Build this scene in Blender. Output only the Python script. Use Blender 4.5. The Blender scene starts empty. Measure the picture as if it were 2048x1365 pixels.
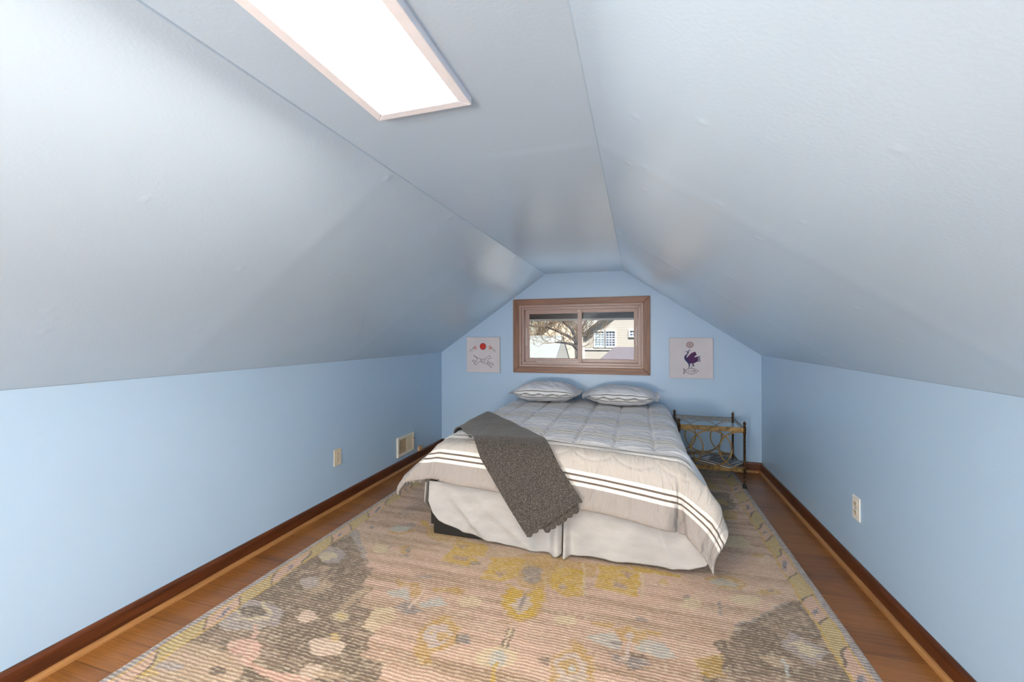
import bpy, bmesh, math, random
import numpy as np
from mathutils import Vector, Matrix

PI = math.pi
scene = bpy.context.scene
COL = scene.collection

# ---------------------------------------------------------------- camera, world, sun, exposure
cam_d = bpy.data.cameras.new('camera'); cam = bpy.data.objects.new('camera', cam_d); COL.objects.link(cam)
cam.location = (0, 0, 1.2)
cam.rotation_euler = (PI/2, 0.0028, 0.2923)
cam_d.sensor_width = 36; cam_d.lens = 14.542; cam_d.shift_y = -0.00522
cam_d.clip_start = 0.02; cam_d.clip_end = 200
scene.camera = cam
vs = scene.view_settings
vs.view_transform = 'Standard'; vs.look = 'None'; vs.gamma = 1; vs.exposure = 0.33; vs.use_curve_mapping = False
try:
    scene.cycles.use_denoising = True
    scene.cycles.max_bounces = 10; scene.cycles.diffuse_bounces = 6; scene.cycles.transparent_max_bounces = 12
    scene.cycles.sample_clamp_indirect = 6
except Exception: pass
PANEL_W = 36.0            # radiance of the ceiling panel and the unseen one added for fill
GLOBE = 340.0             # radiance of the unseen globe lamp added behind the camera
UP_W = 120.0              # watts of the unseen uplighter added behind the camera
world = bpy.data.worlds.new('sky'); scene.world = world; world.use_nodes = True
wn = world.node_tree; wn.nodes.clear()
sky = wn.nodes.new('ShaderNodeTexSky'); sky.sky_type = 'NISHITA'; sky.sun_disc = False
sky.sun_elevation = math.radians(54); sky.sun_rotation = math.radians(160); sky.air_density = 1.0; sky.dust_density = 1.0
bg = wn.nodes.new('ShaderNodeBackground'); bg.inputs['Strength'].default_value = 0.12
wo = wn.nodes.new('ShaderNodeOutputWorld')
wn.links.new(sky.outputs[0], bg.inputs[0]); wn.links.new(bg.outputs[0], wo.inputs[0])
sl = bpy.data.lights.new('sun', 'SUN'); sl.energy = 19.0; sl.angle = 0.01; sl.color = (1.0, 0.96, 0.90)
so = bpy.data.objects.new('sun', sl); COL.objects.link(so)
so.location = (6, -12, 12); so.rotation_euler = (math.radians(36), 0, math.radians(22))

# ---------------------------------------------------------------- helpers
def srgb(r, g, b):
    f = lambda c: (c/12.92 if c <= 0.04045 else ((c+0.055)/1.055)**2.4)
    return (f(r/255), f(g/255), f(b/255), 1)

class N:
    """tiny node-graph helper"""
    def __init__(s, name):
        s.m = bpy.data.materials.new(name); s.m.use_nodes = True
        s.t = s.m.node_tree; s.t.nodes.clear()
        s.out = s.n('ShaderNodeOutputMaterial'); s.b = s.n('ShaderNodeBsdfPrincipled')
        s.l(s.b.outputs[0], s.out.inputs[0])
    def n(s, k, **kw):
        x = s.t.nodes.new(k)
        for a, v in kw.items(): setattr(x, a, v)
        return x
    def l(s, a, b): s.t.links.new(a, b)
    def set(s, **kw):
        for k, v in kw.items(): s.b.inputs[k.replace('_', ' ')].default_value = v
        return s
    def coord(s, scale=(1, 1, 1), kind='Object', rot=(0, 0, 0)):
        tc = s.n('ShaderNodeTexCoord'); mp = s.n('ShaderNodeMapping')
        mp.inputs['Scale'].default_value = scale; mp.inputs['Rotation'].default_value = rot
        s.l(tc.outputs[kind], mp.inputs[0]); return mp.outputs[0]
    def noise(s, vec, scale, detail=4, rough=0.5):
        x = s.n('ShaderNodeTexNoise'); x.inputs['Scale'].default_value = scale
        x.inputs['Detail'].default_value = detail; x.inputs['Roughness'].default_value = rough
        s.l(vec, x.inputs['Vector']); return x.outputs['Fac']
    def ramp(s, fac, stops, interp='LINEAR'):
        r = s.n('ShaderNodeValToRGB'); cr = r.color_ramp; cr.interpolation = interp
        while len(cr.elements) > 1: cr.elements.remove(cr.elements[-1])
        cr.elements[0].position = stops[0][0]; cr.elements[0].color = stops[0][1]
        for p, c in stops[1:]:
            e = cr.elements.new(p); e.color = c
        s.l(fac, r.inputs[0]); return r.outputs[0]
    def mix(s, fac, a, b, mode='MIX'):
        x = s.n('ShaderNodeMix', data_type='RGBA', blend_type=mode)
        for inp, v in ((x.inputs[0], fac), (x.inputs[6], a), (x.inputs[7], b)):
            if hasattr(v, 'default_value') or hasattr(v, 'links'): s.l(v, inp)
            else: inp.default_value = v
        return x.outputs[2]
    def math(s, op, a, b=0.0):
        x = s.n('ShaderNodeMath', operation=op)
        for inp, v in ((x.inputs[0], a), (x.inputs[1], b)):
            if hasattr(v, 'links'): s.l(v, inp)
            else: inp.default_value = v
        return x.outputs[0]
    def bump(s, h, strength=0.3, dist=0.002):
        x = s.n('ShaderNodeBump'); x.inputs['Strength'].default_value = strength; x.inputs['Distance'].default_value = dist
        s.l(h, x.inputs['Height']); s.l(x.outputs[0], s.b.inputs['Normal'])
    def color(s, c):
        if hasattr(c, 'links'): s.l(c, s.b.inputs['Base Color'])
        else: s.b.inputs['Base Color'].default_value = c

def simple(name, col, rough=0.5, metal=0.0, var=0.12, scale=30, spec=0.5, bump=0.0):
    g = N(name); g.set(Roughness=rough, Metallic=metal)
    g.b.inputs['Specular IOR Level'].default_value = spec
    f = g.noise(g.coord(), scale)
    dk = tuple(c*(1-var) for c in col[:3])+(1,); lt = tuple(min(1, c*(1+var)) for c in col[:3])+(1,)
    g.color(g.ramp(f, [(0.3, dk), (0.7, lt)]))
    if bump: g.bump(f, 0.4, bump)
    return g.m

class MB:
    def __init__(s): s.v = []; s.f = []
    def quad(s, *p):
        b = len(s.v); s.v += [tuple(q) for q in p]; s.f.append(tuple(range(b, b+len(p))))
    def box(s, x0, x1, y0, y1, z0, z1):
        b = len(s.v)
        s.v += [(x, y, z) for z in (z0, z1) for x, y in ((x0, y0), (x1, y0), (x1, y1), (x0, y1))]
        s.f += [(b+3, b+2, b+1, b), (b+4, b+5, b+6, b+7), (b, b+1, b+5, b+4), (b+1, b+2, b+6, b+5), (b+2, b+3, b+7, b+6), (b+3, b, b+4, b+7)]
        return s
    def prism(s, poly, axis, a, bb):
        """polygon of 2-D points swept along axis 'x','y' or 'z' from a to bb"""
        n = len(poly); b = len(s.v)
        def P(p, t):
            return {'x': (t, p[0], p[1]), 'y': (p[0], t, p[1]), 'z': (p[0], p[1], t)}[axis]
        s.v += [P(p, a) for p in poly]+[P(p, bb) for p in poly]
        s.f += [tuple(range(b, b+n)), tuple(range(b+2*n-1, b+n-1, -1))]
        for i in range(n):
            j = (i+1) % n; s.f.append((b+i, b+n+i, b+n+j, b+j))
        return s
    def tube(s, pts, r, seg=10, closed=False, flat=None):
        """round (or flat (w,h)) bar along a polyline; r a number or list"""
        pts = [Vector(p) for p in pts]; n = len(pts); b = len(s.v)
        rs = r if isinstance(r, (list, tuple)) else [r]*n
        up = Vector((0, 0, 1)); prev = None
        for i, p in enumerate(pts):
            if closed: d = (pts[(i+1) % n]-pts[i-1])
            else: d = (pts[min(i+1, n-1)]-pts[max(i-1, 0)])
            d.normalize()
            if prev is None:
                u = d.cross(up)
                if u.length < 0.05: u = d.cross(Vector((1, 0, 0)))
            else: u = prev-d*prev.dot(d)
            u.normalize(); prev = u; w = d.cross(u)
            for k in range(seg):
                a = 2*PI*k/seg
                s.v.append(tuple(p+(u*math.cos(a)+w*math.sin(a))*rs[i]))
        m = n if closed else n-1
        for i in range(m):
            i2 = (i+1) % n
            for k in range(seg):
                k2 = (k+1) % seg
                s.f.append((b+i*seg+k, b+i*seg+k2, b+i2*seg+k2, b+i2*seg+k))
        if not closed:
            s.f.append(tuple(b+k for k in range(seg))[::-1]); s.f.append(tuple(b+(n-1)*seg+k for k in range(seg)))
        return s
    def lathe(s, prof, c=(0, 0, 0), seg=20):
        b = len(s.v); n = len(prof)
        for r, z in prof:
            for k in range(seg):
                a = 2*PI*k/seg; s.v.append((c[0]+r*math.cos(a), c[1]+r*math.sin(a), c[2]+z))
        for i in range(n-1):
            for k in range(seg):
                k2 = (k+1) % seg; s.f.append((b+i*seg+k, b+i*seg+k2, b+(i+1)*seg+k2, b+(i+1)*seg+k))
        s.f.append(tuple(b+k for k in range(seg))[::-1]); s.f.append(tuple(b+(n-1)*seg+k for k in range(seg)))
        return s
    def build(s, name, mat, parent=None, bevel=0, smooth=False, fix=True, seg=2):
        me = bpy.data.meshes.new(name); me.from_pydata(s.v, [], s.f)
        if fix:
            bm = bmesh.new(); bm.from_mesh(me); bmesh.ops.recalc_face_normals(bm, faces=bm.faces); bm.to_mesh(me); bm.free()
        me.materials.append(mat)
        if smooth: me.polygons.foreach_set('use_smooth', [True]*len(me.polygons))
        o = bpy.data.objects.new(name, me); COL.objects.link(o)
        if bevel:
            md = o.modifiers.new('bevel', 'BEVEL'); md.width = bevel; md.segments = seg; md.limit_method = 'ANGLE'
        if parent: o.parent = parent
        return o

def empty(name, loc=(0, 0, 0), rz=0):
    o = bpy.data.objects.new(name, None); COL.objects.link(o); o.location = loc; o.rotation_euler = (0, 0, rz)
    o.empty_display_size = 0.05; return o
def tag(o, label, cat, group=None):
    o['label'] = label; o['category'] = cat
    if group: o['group'] = group
    return o
def struct(o, label=None):
    o['kind'] = 'structure'
    if label: o['label'] = label
    return o
def grid_mesh(name, P, mat, parent=None, uv=None, col=None, smooth=True, flip=False):
    """P: (ny,nx,3) array"""
    ny, nx = P.shape[:2]; me = bpy.data.meshes.new(name)
    me.vertices.add(ny*nx); me.vertices.foreach_set('co', P.reshape(-1).astype(np.float32))
    i = np.arange((ny-1)*(nx-1)); r = i//(nx-1); c = i % (nx-1); a = r*nx+c
    q = np.stack([a, a+1, a+nx+1, a+nx], 1)
    if flip: q = q[:, ::-1]
    me.loops.add(q.size); me.loops.foreach_set('vertex_index', q.reshape(-1).astype(np.int32))
    me.polygons.add(len(q)); me.polygons.foreach_set('loop_start', (np.arange(len(q))*4).astype(np.int32))
    me.polygons.foreach_set('use_smooth', np.full(len(q), smooth))
    me.update(calc_edges=True)
    if uv is not None:
        l = me.uv_layers.new(name='UVMap'); l.data.foreach_set('uv', uv.reshape(-1, 2)[q.reshape(-1)].reshape(-1).astype(np.float32))
    if col is not None:
        ca = me.color_attributes.new('Col', 'FLOAT_COLOR', 'POINT')
        c4 = np.ones((ny*nx, 4), np.float32); c4[:, :3] = col.reshape(-1, 3); ca.data.foreach_set('color', c4.reshape(-1))
    me.materials.append(mat)
    o = bpy.data.objects.new(name, me); COL.objects.link(o)
    if parent: o.parent = parent
    return o

def _hash(ix, iy, seed):
    h = (ix.astype(np.int64)*374761393+iy.astype(np.int64)*668265263+seed*1442695041) & 0xffffffff
    h = ((h ^ (h >> 13))*1274126177) & 0xffffffff
    return ((h ^ (h >> 16)) & 0xffff)/65535.0
def vnoise(x, y, seed=0):
    ix = np.floor(x); iy = np.floor(y); fx = x-ix; fy = y-iy
    fx = fx*fx*(3-2*fx); fy = fy*fy*(3-2*fy)
    a = _hash(ix, iy, seed); b = _hash(ix+1, iy, seed); c = _hash(ix, iy+1, seed); d = _hash(ix+1, iy+1, seed)
    return (a*(1-fx)+b*fx)*(1-fy)+(c*(1-fx)+d*fx)*fy
def fbm(x, y, seed=0, o=3):
    s = 0; t = 0
    for k in range(o):
        s = s+vnoise(x*2**k, y*2**k, seed+k*17)*0.5**k; t += 0.5**k
    return s/t-0.5
def normals(P):
    du = np.gradient(P, axis=1); dv = np.gradient(P, axis=0); n = np.cross(du, dv)
    return n/(np.linalg.norm(n, axis=2, keepdims=True)+1e-9)

# ---------------------------------------------------------------- materials
def paint(name, col, rough, bscale, bstr):
    g = N(name); g.set(Roughness=rough, IOR=1.5); g.b.inputs['Specular IOR Level'].default_value = 0.75
    v = g.coord(); f1 = g.noise(v, bscale, 3); f2 = g.noise(v, 3.0, 2)
    c2 = tuple(c*0.96 for c in col[:3])+(1,)
    g.color(g.mix(f2, col, c2)); g.bump(g.math('ADD', f1, g.math('MULTIPLY', f2, 1.5)), bstr, 0.0016)
    return g.m
M = {}
M['wall'] = paint('blue_wall_paint', srgb(173, 202, 229), 0.38, 160, 0.18)
M['ceil'] = paint('blue_ceiling_paint', srgb(182, 207, 229), 0.25, 130, 0.22)
def wood(name, dark, light, rough=0.35, along='y', sc=1.0, gloss=0.5):
    g = N(name); g.set(Roughness=rough); g.b.inputs['Specular IOR Level'].default_value = gloss
    s = {'x': (1.2, 14, 14), 'y': (14, 1.2, 14), 'z': (14, 14, 1.2)}[along]
    v = g.coord(tuple(k*sc for k in s)); f = g.noise(v, 3, 6, 0.6)
    g.color(g.ramp(f, [(0.25, dark), (0.75, light)])); g.bump(f, 0.15, 0.001); return g.m
M['base'] = wood('dark_baseboard_wood', srgb(52, 27, 15), srgb(102, 54, 28), 0.3)
M['shoe'] = wood('light_shoe_molding_wood', srgb(134, 90, 50), srgb(176, 126, 74), 0.35)
M['casing'] = wood('brown_casing_wood', srgb(104, 68, 50), srgb(150, 106, 82), 0.4, 'x')
M['casing_v'] = wood('brown_casing_wood_upright', srgb(104, 68, 50), srgb(150, 106, 82), 0.4, 'z')
M['sash'] = simple('brown_vinyl_sash', srgb(168, 140, 130), 0.3, var=0.05)
M['black'] = simple('black_bed_base', srgb(17, 15, 14), 0.55, var=0.1)
M['white_pl'] = simple('white_plastic', srgb(232, 230, 224), 0.35, var=0.02)
M['ivory'] = simple('ivory_plastic', srgb(214, 203, 180), 0.4, var=0.03)
M['slot'] = simple('dark_slot', srgb(50, 42, 38), 0.6)
M['latch'] = simple('white_latch', srgb(230, 230, 228), 0.3)
M['frame_lamp'] = simple('white_lamp_frame', srgb(232, 238, 248), 0.5, var=0.02)
M['mattress'] = simple('mattress_ticking', srgb(225, 225, 220), 0.8)
g = N('lamp_diffuser'); g.set(Roughness=0.6); g.color((0.9, 0.9, 0.88, 1))
g.b.inputs['Emission Color'].default_value = (1.0, 0.85, 0.69, 1); g.b.inputs['Emission Strength'].default_value = PANEL_W; M['diff'] = g.m
def glass(name, fac=0.08, rough=0.02, tint=(0.96, 0.98, 0.98, 1)):
    g = N(name); g.t.nodes.remove(g.b)
    tr = g.n('ShaderNodeBsdfTransparent'); tr.inputs[0].default_value = tint
    gl = g.n('ShaderNodeBsdfGlossy'); gl.inputs['Roughness'].default_value = rough
    mx = g.n('ShaderNodeMixShader'); fr = g.n('ShaderNodeFresnel'); fr.inputs[0].default_value = 1.5
    ge = g.n('ShaderNodeNewGeometry')      # reflect on the outer face only
    g.l(g.math('MULTIPLY', g.math('ADD', fr.outputs[0], fac), g.math('SUBTRACT', 1.0, ge.outputs['Backfacing'])), mx.inputs[0]); g.l(tr.outputs[0], mx.inputs[1]); g.l(gl.outputs[0], mx.inputs[2])
    g.l(mx.outputs[0], g.out.inputs[0]); return g.m
M['pane'] = glass('window_glass', 0.0, 0.01, (0.97, 0.98, 0.98, 1))
M['tglass'] = glass('table_glass', 0.03, 0.02, (0.95, 0.98, 0.98, 1))

# floor: laminate boards running across the room
g = N('laminate_floor'); g.set(Roughness=0.28); g.b.inputs['Specular IOR Level'].default_value = 0.45
v = g.coord((1, 1, 1))
br = g.n('ShaderNodeTexBrick'); br.offset = 0.37; br.inputs['Scale'].default_value = 1.0
br.inputs['Brick Width'].default_value = 1.25; br.inputs['Row Height'].default_value = 0.125; br.inputs['Mortar Size'].default_value = 0.0009
br.inputs['Color1'].default_value = (0.0, 0, 0, 1); br.inputs['Color2'].default_value = (1, 1, 1, 1); br.inputs['Mortar'].default_value = (0.5, 0.5, 0.5, 1)
g.l(v, br.inputs['Vector'])
# figured grain: stretched noise distorted, offset per board
off = g.n('ShaderNodeVectorMath', operation='MULTIPLY_ADD')
g.l(br.outputs['Color'], off.inputs[0]); off.inputs[1].default_value = (7, 3, 0); g.l(v, off.inputs[2])
mp = g.n('ShaderNodeMapping'); mp.inputs['Scale'].default_value = (1.6, 11, 1); g.l(off.outputs[0], mp.inputs[0])
n1 = g.noise(mp.outputs[0], 1.3, 3, 0.5)
wv = g.math('FRACT', g.math('MULTIPLY', n1, 14.0)); wv = g.math('ABSOLUTE', g.math('SUBTRACT', wv, 0.5))
mp2 = g.n('ShaderNodeMapping'); mp2.inputs['Scale'].default_value = (2.2, 60, 1); g.l(off.outputs[0], mp2.inputs[0])
n2 = g.noise(mp2.outputs[0], 2.0, 6, 0.65)
base = g.ramp(n2, [(0.25, srgb(66, 38, 18)), (0.5, srgb(130, 78, 36)), (0.8, srgb(180, 116, 54))])
c = g.mix(g.math('MULTIPLY', wv, 0.9), base, srgb(122, 78, 40))
n3 = g.noise(mp.outputs[0], 0.8, 2)
c = g.mix(g.ramp(n3, [(0.5, (0, 0, 0, 1)), (0.75, (0.75, 0.75, 0.75, 1))]), c, srgb(78, 44, 24))
c = g.mix(0.22, c, g.ramp(br.outputs['Color'], [(0, srgb(112, 70, 34)), (1, srgb(192, 132, 68))]))
c = g.mix(br.outputs['Fac'], c, srgb(40, 22, 12)); g.color(c); g.bump(n2, 0.12, 0.0008); M['floor'] = g.m

# ---------------------------------------------------------------- room shell
XL, XR, YB, YF = -2.0275, 1.0432, 4.0812, -3.4
ZK, ZC, FL, FR = 1.0215, 1.8191, -0.872, -0.1203
struct(MB().box(XL-0.15, XR+0.15, YF-0.15, YB+0.15, -0.12, 0).build('floor', M['floor']))
struct(MB().box(XL-0.12, XL, YF, YB, 0, ZK).build('wall_left', M['wall']))
struct(MB().box(XR, XR+0.12, YF, YB, 0, ZK).build('wall_right', M['wall']))
def slab(name, pts, t, n, mat):
    """thick sloped slab: pts a->b is the inner edge line in x,z"""
    (x0, z0), (x1, z1) = pts; nx, nz = n
    return MB().prism([(x0, z0), (x1, z1), (x1+nx*t, z1+nz*t), (x0+nx*t, z0+nz*t)], 'y', YF, YB).build(name, mat)
# sloped ceilings get a gently uneven drywall surface (screw pops, taped joints, wavy fold)
def uneven(name, A, B, seed, spots, nu=190, nv=620):
    """A,B: (x,z) of lower and upper edge; surface from YF..YB"""
    ys = np.concatenate([np.linspace(YF, 0.2, 80)[:-1], np.linspace(0.2, YB, nv-79)]); us = np.linspace(0, 1, nu); U, Y = np.meshgrid(us, ys)
    x = A[0]+(B[0]-A[0])*U; z = A[1]+(B[1]-A[1])*U
    d = np.array([B[0]-A[0], B[1]-A[1]]); L = np.hypot(*d); d = d/L; nn = np.array([d[1], -d[0]])
    if nn[1] > 0: nn = -nn
    edge = np.minimum(U, 1-U)*L; m = np.clip(edge/0.12, 0, 1)
    yl = Y[..., None]*0+0
    h = 0.006*fbm(U*L/0.9, Y/0.7, seed, 2)*m
    for jy in (-1.2, 0.02, 1.35, 2.55):
        h = h+0.0016*np.exp(-((Y-jy)/0.05)**2)*np.clip(edge/0.02, 0, 1)
    rnd = random.Random(seed)
    for k in range(26):
        py = rnd.uniform(0.3, 4.0); pu = rnd.uniform(0.05, 0.95)
        r = ((U-pu)*L)**2+(Y-py)**2; h = h+0.0025*np.exp(-r/0.008**2)
    for su, sy, sr, sh in spots:      # nail pops and scuffs in the old drywall
        r = ((U-su)*L)**2+(Y-sy)**2; h = h+0.5*sh*np.exp(-r/(0.75*sr)**2)*np.clip(edge/0.01, 0, 1)
    P = np.stack([x+nn[0]*h, Y, z+nn[1]*h], -1)
    return P
def shell(name, A, B, seed, outn, mat, spots):
    P = uneven(name, A, B, seed, spots)
    o = grid_mesh(name, P, mat)
    md = o.modifiers.new('thickness', 'SOLIDIFY'); md.thickness = 0.12
    n = normals(P)[5, 5]; md.offset = -1 if n.dot(np.array([outn[0], 0, outn[1]])) < 0 else 1
    return struct(o)
shell('ceiling_left', (XL, ZK), (FL, ZC), 3, (-0.57, 0.82), M['ceil'], [(0.679, 0.771, 0.010, 0.005), (0.975, 1.361, 0.016, 0.008), (0.978, 1.909, 0.016, 0.010), (0.913, 1.915, 0.009, 0.006), (0.982, 3.042, 0.02, 0.008), (0.324, 0.774, 0.012, 0.004), (0.919, 2.496, 0.012, 0.006), (0.29, 0.80, 0.01, 0.003)])
shell('ceiling_right', (XR, ZK), (FR, ZC), 5, (0.57, 0.82), M['ceil'], [(0.782, 0.943, 0.010, 0.005), (0.572, 0.763, 0.008, 0.004), (0.698, 1.313, 0.012, 0.005), (0.565, 1.161, 0.010, 0.004), (0.553, 2.047, 0.035, 0.005), (0.545, 1.98, 0.02, 0.004), (0.408, 1.7, 0.02, 0.003), (0.871, 1.54, 0.010, 0.004)])
# flat strip of ceiling along the ridge, with the step of a taped joint
ys = np.linspace(YF, YB, 420); xs = np.linspace(FL, FR, 70); X, Y = np.meshgrid(xs, ys)
m = np.clip(np.minimum(X-FL, FR-X)/0.1, 0, 1)
Zc = ZC-0.0022*(1/(1+np.exp(-(Y-1.347)/0.004)))*np.clip((X-FL-0.25)/0.2, 0, 1)*np.clip((FR-X)/0.02, 0, 1)-0.004*fbm(X/0.6, Y/0.6, 9, 2)*m
Zc -= 0.004*np.exp(-((X+0.204)**2+(Y-1.793)**2)/0.007**2)+0.0025*np.exp(-((Y-1.903-0.01*np.sin(X*90))/0.003)**2)*(np.abs(X+0.178) < 0.026)
struct(grid_mesh('ceiling', np.stack([X, Y, Zc], -1), M['ceil']))
MBc = MB().box(FL-0.02, FR+0.02, YF, YB, ZC+0.02, ZC+0.14)
oc = MBc.build('ceiling_board', M['ceil']); struct(oc)
prof = [(XL-0.12, -0.1), (XR+0.12, -0.1), (XR+0.12, ZK+0.07), (FR+0.05, ZC+0.13), (FL-0.05, ZC+0.13), (XL-0.12, ZK+0.07)]
struct(MB().prism(prof, 'y', YF-0.12, YF).build('wall_front', M['wall']))
# back wall with the window opening
OX0, OX1, OZ0, OZ1 = -1.150, 0.064, 0.884, 1.509
w = MB()
w.prism([(XL-0.12, -0.1), (XR+0.12, -0.1), (XR+0.12, OZ0), (XL-0.12, OZ0)], 'y', YB, YB+0.14)
w.prism([(XL-0.12, OZ0), (OX0, OZ0), (OX0, OZ1), (XL-0.12+0.62, OZ1), (XL-0.12, ZK+0.07)], 'y', YB, YB+0.14)
w.prism([(OX1, OZ0), (XR+0.12, OZ0), (XR+0.12, ZK+0.07), (XR+0.12-0.62, OZ1), (OX1, OZ1)], 'y', YB, YB+0.14)
w.prism([(XL-0.12+0.62, OZ1), (XR+0.12-0.62, OZ1), (FR+0.05, ZC+0.13), (FL-0.05, ZC+0.13)], 'y', YB, YB+0.14)
struct(w.build('wall_back', M['wall']))
# baseboards (dark board, rounded top) and the lighter quarter-round at their foot
def bb(name, axis, at, sgn, a, b, mat, prof):
    pts = [(at+sgn*p[0], p[1]) for p in prof]
    return struct(MB().prism(pts, 'y' if axis == 'y' else 'x', a, b).build(name, mat, smooth=False))
board = [(0, 0.0), (0.013, 0.0), (0.013, 0.070), (0.010, 0.080), (0.005, 0.085), (0, 0.085)]
shoe = [(0.013, 0), (0.031, 0)]+[(0.013+0.018*math.cos(t), 0.018*math.sin(t)) for t in (0.3, 0.6, 0.9, 1.2)]+[(0.013, 0.018)]
bb('baseboard_left', 'y', XL, 1, YF, YB, M['base'], board); bb('baseboard_right', 'y', XR, -1, YF, YB, M['base'], board)
bb('baseboard_back', 'x', YB, -1, XL, XR, wood('dark_baseboard_wood_x', srgb(52, 27, 15), srgb(102, 54, 28), 0.3, 'x'), board)
bb('trim_1', 'y', XL, 1, YF, YB, M['shoe'], shoe); bb('trim_2', 'y', XR, -1, YF, YB, M['shoe'], shoe); bb('trim_3', 'x', YB, -1, XL, XR, M['shoe'], shoe)
# lighter painted corner beads where the walls meet
# ---------------------------------------------------------------- window
win = struct(empty('window_1', ((OX0+OX1)/2, YB, OZ0)))
win_inv = Matrix.Translation(win.location).inverted()
def wpart(mb, name, mat, parent=None, bevel=0.0, smooth=False):
    o = mb.build(name, mat, win if parent is None else parent, bevel=bevel, smooth=smooth)
    if parent is None: o.matrix_parent_inverse = win_inv
    else: pass
    return o
def ring(mb, x0, x1, z0, z1, w_, y0, y1, sides='tblr'):
    """mitred rectangular frame"""
    a, b_ = (x0, x1), (z0, z1)
    O = [(x0, z0), (x1, z0), (x1, z1), (x0, z1)]; I = [(x0+w_, z0+w_), (x1-w_, z0+w_), (x1-w_, z1-w_), (x0+w_, z1-w_)]
    for k, s_ in enumerate('brtl'):
        if s_ in sides: mb.prism([O[k], O[(k+1) % 4], I[(k+1) % 4], I[k]], 'y', y0, y1)
    return mb
WX0, WX1, WZ0, WZ1 = -1.2114, 0.1230, 0.8237, 1.5696
wpart(ring(MB(), WX0, WX1, WZ0, WZ1, 0.062, YB-0.018, YB+0.01, 'tb'), 'casing', M['casing'], bevel=0.003)
wpart(ring(MB(), WX0, WX1, WZ0, WZ1, 0.062, YB-0.018, YB+0.01, 'lr'), 'casing', M['casing_v'], bevel=0.003)
fr = MB(); ring(fr, OX0, OX1, OZ0, OZ1, 0.022, YB-0.008, YB+0.13); ring(fr, OX0+0.022, OX1-0.022, OZ0+0.022, OZ1-0.022, 0.026, YB+0.014, YB+0.13)
wpart(fr, 'window_frame', M['sash'], bevel=0.002)
def sash(x0, x1, z0, z1, y, fw):
    mb = MB(); ring(mb, x0, x1, z0, z1, fw, y, y+0.026); ring(mb, x0+fw-0.004, x1-fw+0.004, z0+fw-0.004, z1-fw+0.004, 0.006, y+0.006, y+0.02)
    s = wpart(mb, 'sash', M['sash'], bevel=0.002)
    p = MB().box(x0+fw-0.002, x1-fw+0.002, y+0.012, y+0.015, z0+fw-0.002, z1-fw+0.002).build('pane', M['pane'], s)
    return s
s1 = sash(-1.096, -0.518, 0.930, 1.464, YB+0.036, 0.040)
s2 = sash(-0.558, 0.014, 0.928, 1.466, YB+0.066, 0.036)
MB().box(-0.556, -0.538, YB+0.020, YB+0.036, 1.438, 1.450).build('latch', M['latch'], s1, bevel=0.002)
MB().box(-1.083, -1.078, YB+0.030, YB+0.037, 1.10, 1.28).build('finger_pull', M['latch'], s1, bevel=0.001)
MB().box(-0.003, 0.002, YB+0.058, YB+0.067, 1.10, 1.28).build('finger_pull', M['latch'], s2, bevel=0.001)
wpart(MB().box(-0.98, -0.55, YB+0.030, YB+0.034, 0.932, 0.937), 'track_highlight', M['latch'])  # white strip painted in as the highlight on the lower window track
# ---------------------------------------------------------------- ceiling lights (the second is unseen, added behind the camera to brighten the room)
def lamp(x0, x1, y0, y1, label):
    L = tag(empty('ceiling_light', ((x0+x1)/2, (y0+y1)/2, ZC)), label, 'ceiling light', None)
    inv = Matrix.Translation(L.location).inverted()
    zf = ZC-0.019; fw = 0.027
    mb = MB(); O = [(x0, y0), (x1, y0), (x1, y1), (x0, y1)]; I = [(x0+fw, y0+fw), (x1-fw, y0+fw), (x1-fw, y1-fw), (x0+fw, y1-fw)]
    for k in range(4): mb.prism([O[k], O[(k+1) % 4], I[(k+1) % 4], I[k]], 'z', zf, ZC+0.002)
    f = mb.build('lamp_frame', M['frame_lamp'], L, bevel=0.002); f.matrix_parent_inverse = inv
    d = MB().box(x0+fw-0.001, x1-fw+0.001, y0+fw-0.001, y1-fw+0.001, zf+0.005, ZC).build('diffuser', M['diff'], L); d.matrix_parent_inverse = inv
    return L
lamp(-0.687, -0.409, -0.22, 1.0, 'long white rectangular light panel on the narrow flat ceiling')
lamp(-0.687, -0.409, -2.6, -1.38, 'added fill light panel, unseen on the ceiling behind the viewpoint')

def fill_globe_lamp(x, y):  # unseen lamp, added to carry light to the far end of the room
    L = tag(empty('fill_lamp', (x, y, 0)), 'added fill lamp, short and bronze with a frosted globe, unseen behind the viewpoint', 'lamp')
    mt = simple('lamp_metal', srgb(90, 80, 70), 0.35, 0.8)
    MB().lathe([(0.13, 0), (0.13, 0.015), (0.03, 0.035), (0.012, 0.05)]).build('base', mt, L, smooth=True)
    MB().lathe([(0.011, 0.04), (0.011, 0.36)]).build('pole', mt, L, smooth=True)
    g = N('fill_globe_glow'); g.set(Roughness=0.5); g.b.inputs['Emission Color'].default_value = (1.0, 0.85, 0.69, 1); g.b.inputs['Emission Strength'].default_value = GLOBE
    MB().lathe([(0.13*math.sin(t), 0.475-0.13*math.cos(t)) for t in np.linspace(0.03, PI-0.03, 16)], seg=24).build('globe', g.m, L, smooth=True)
fill_globe_lamp(-0.90, -2.2)
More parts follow.
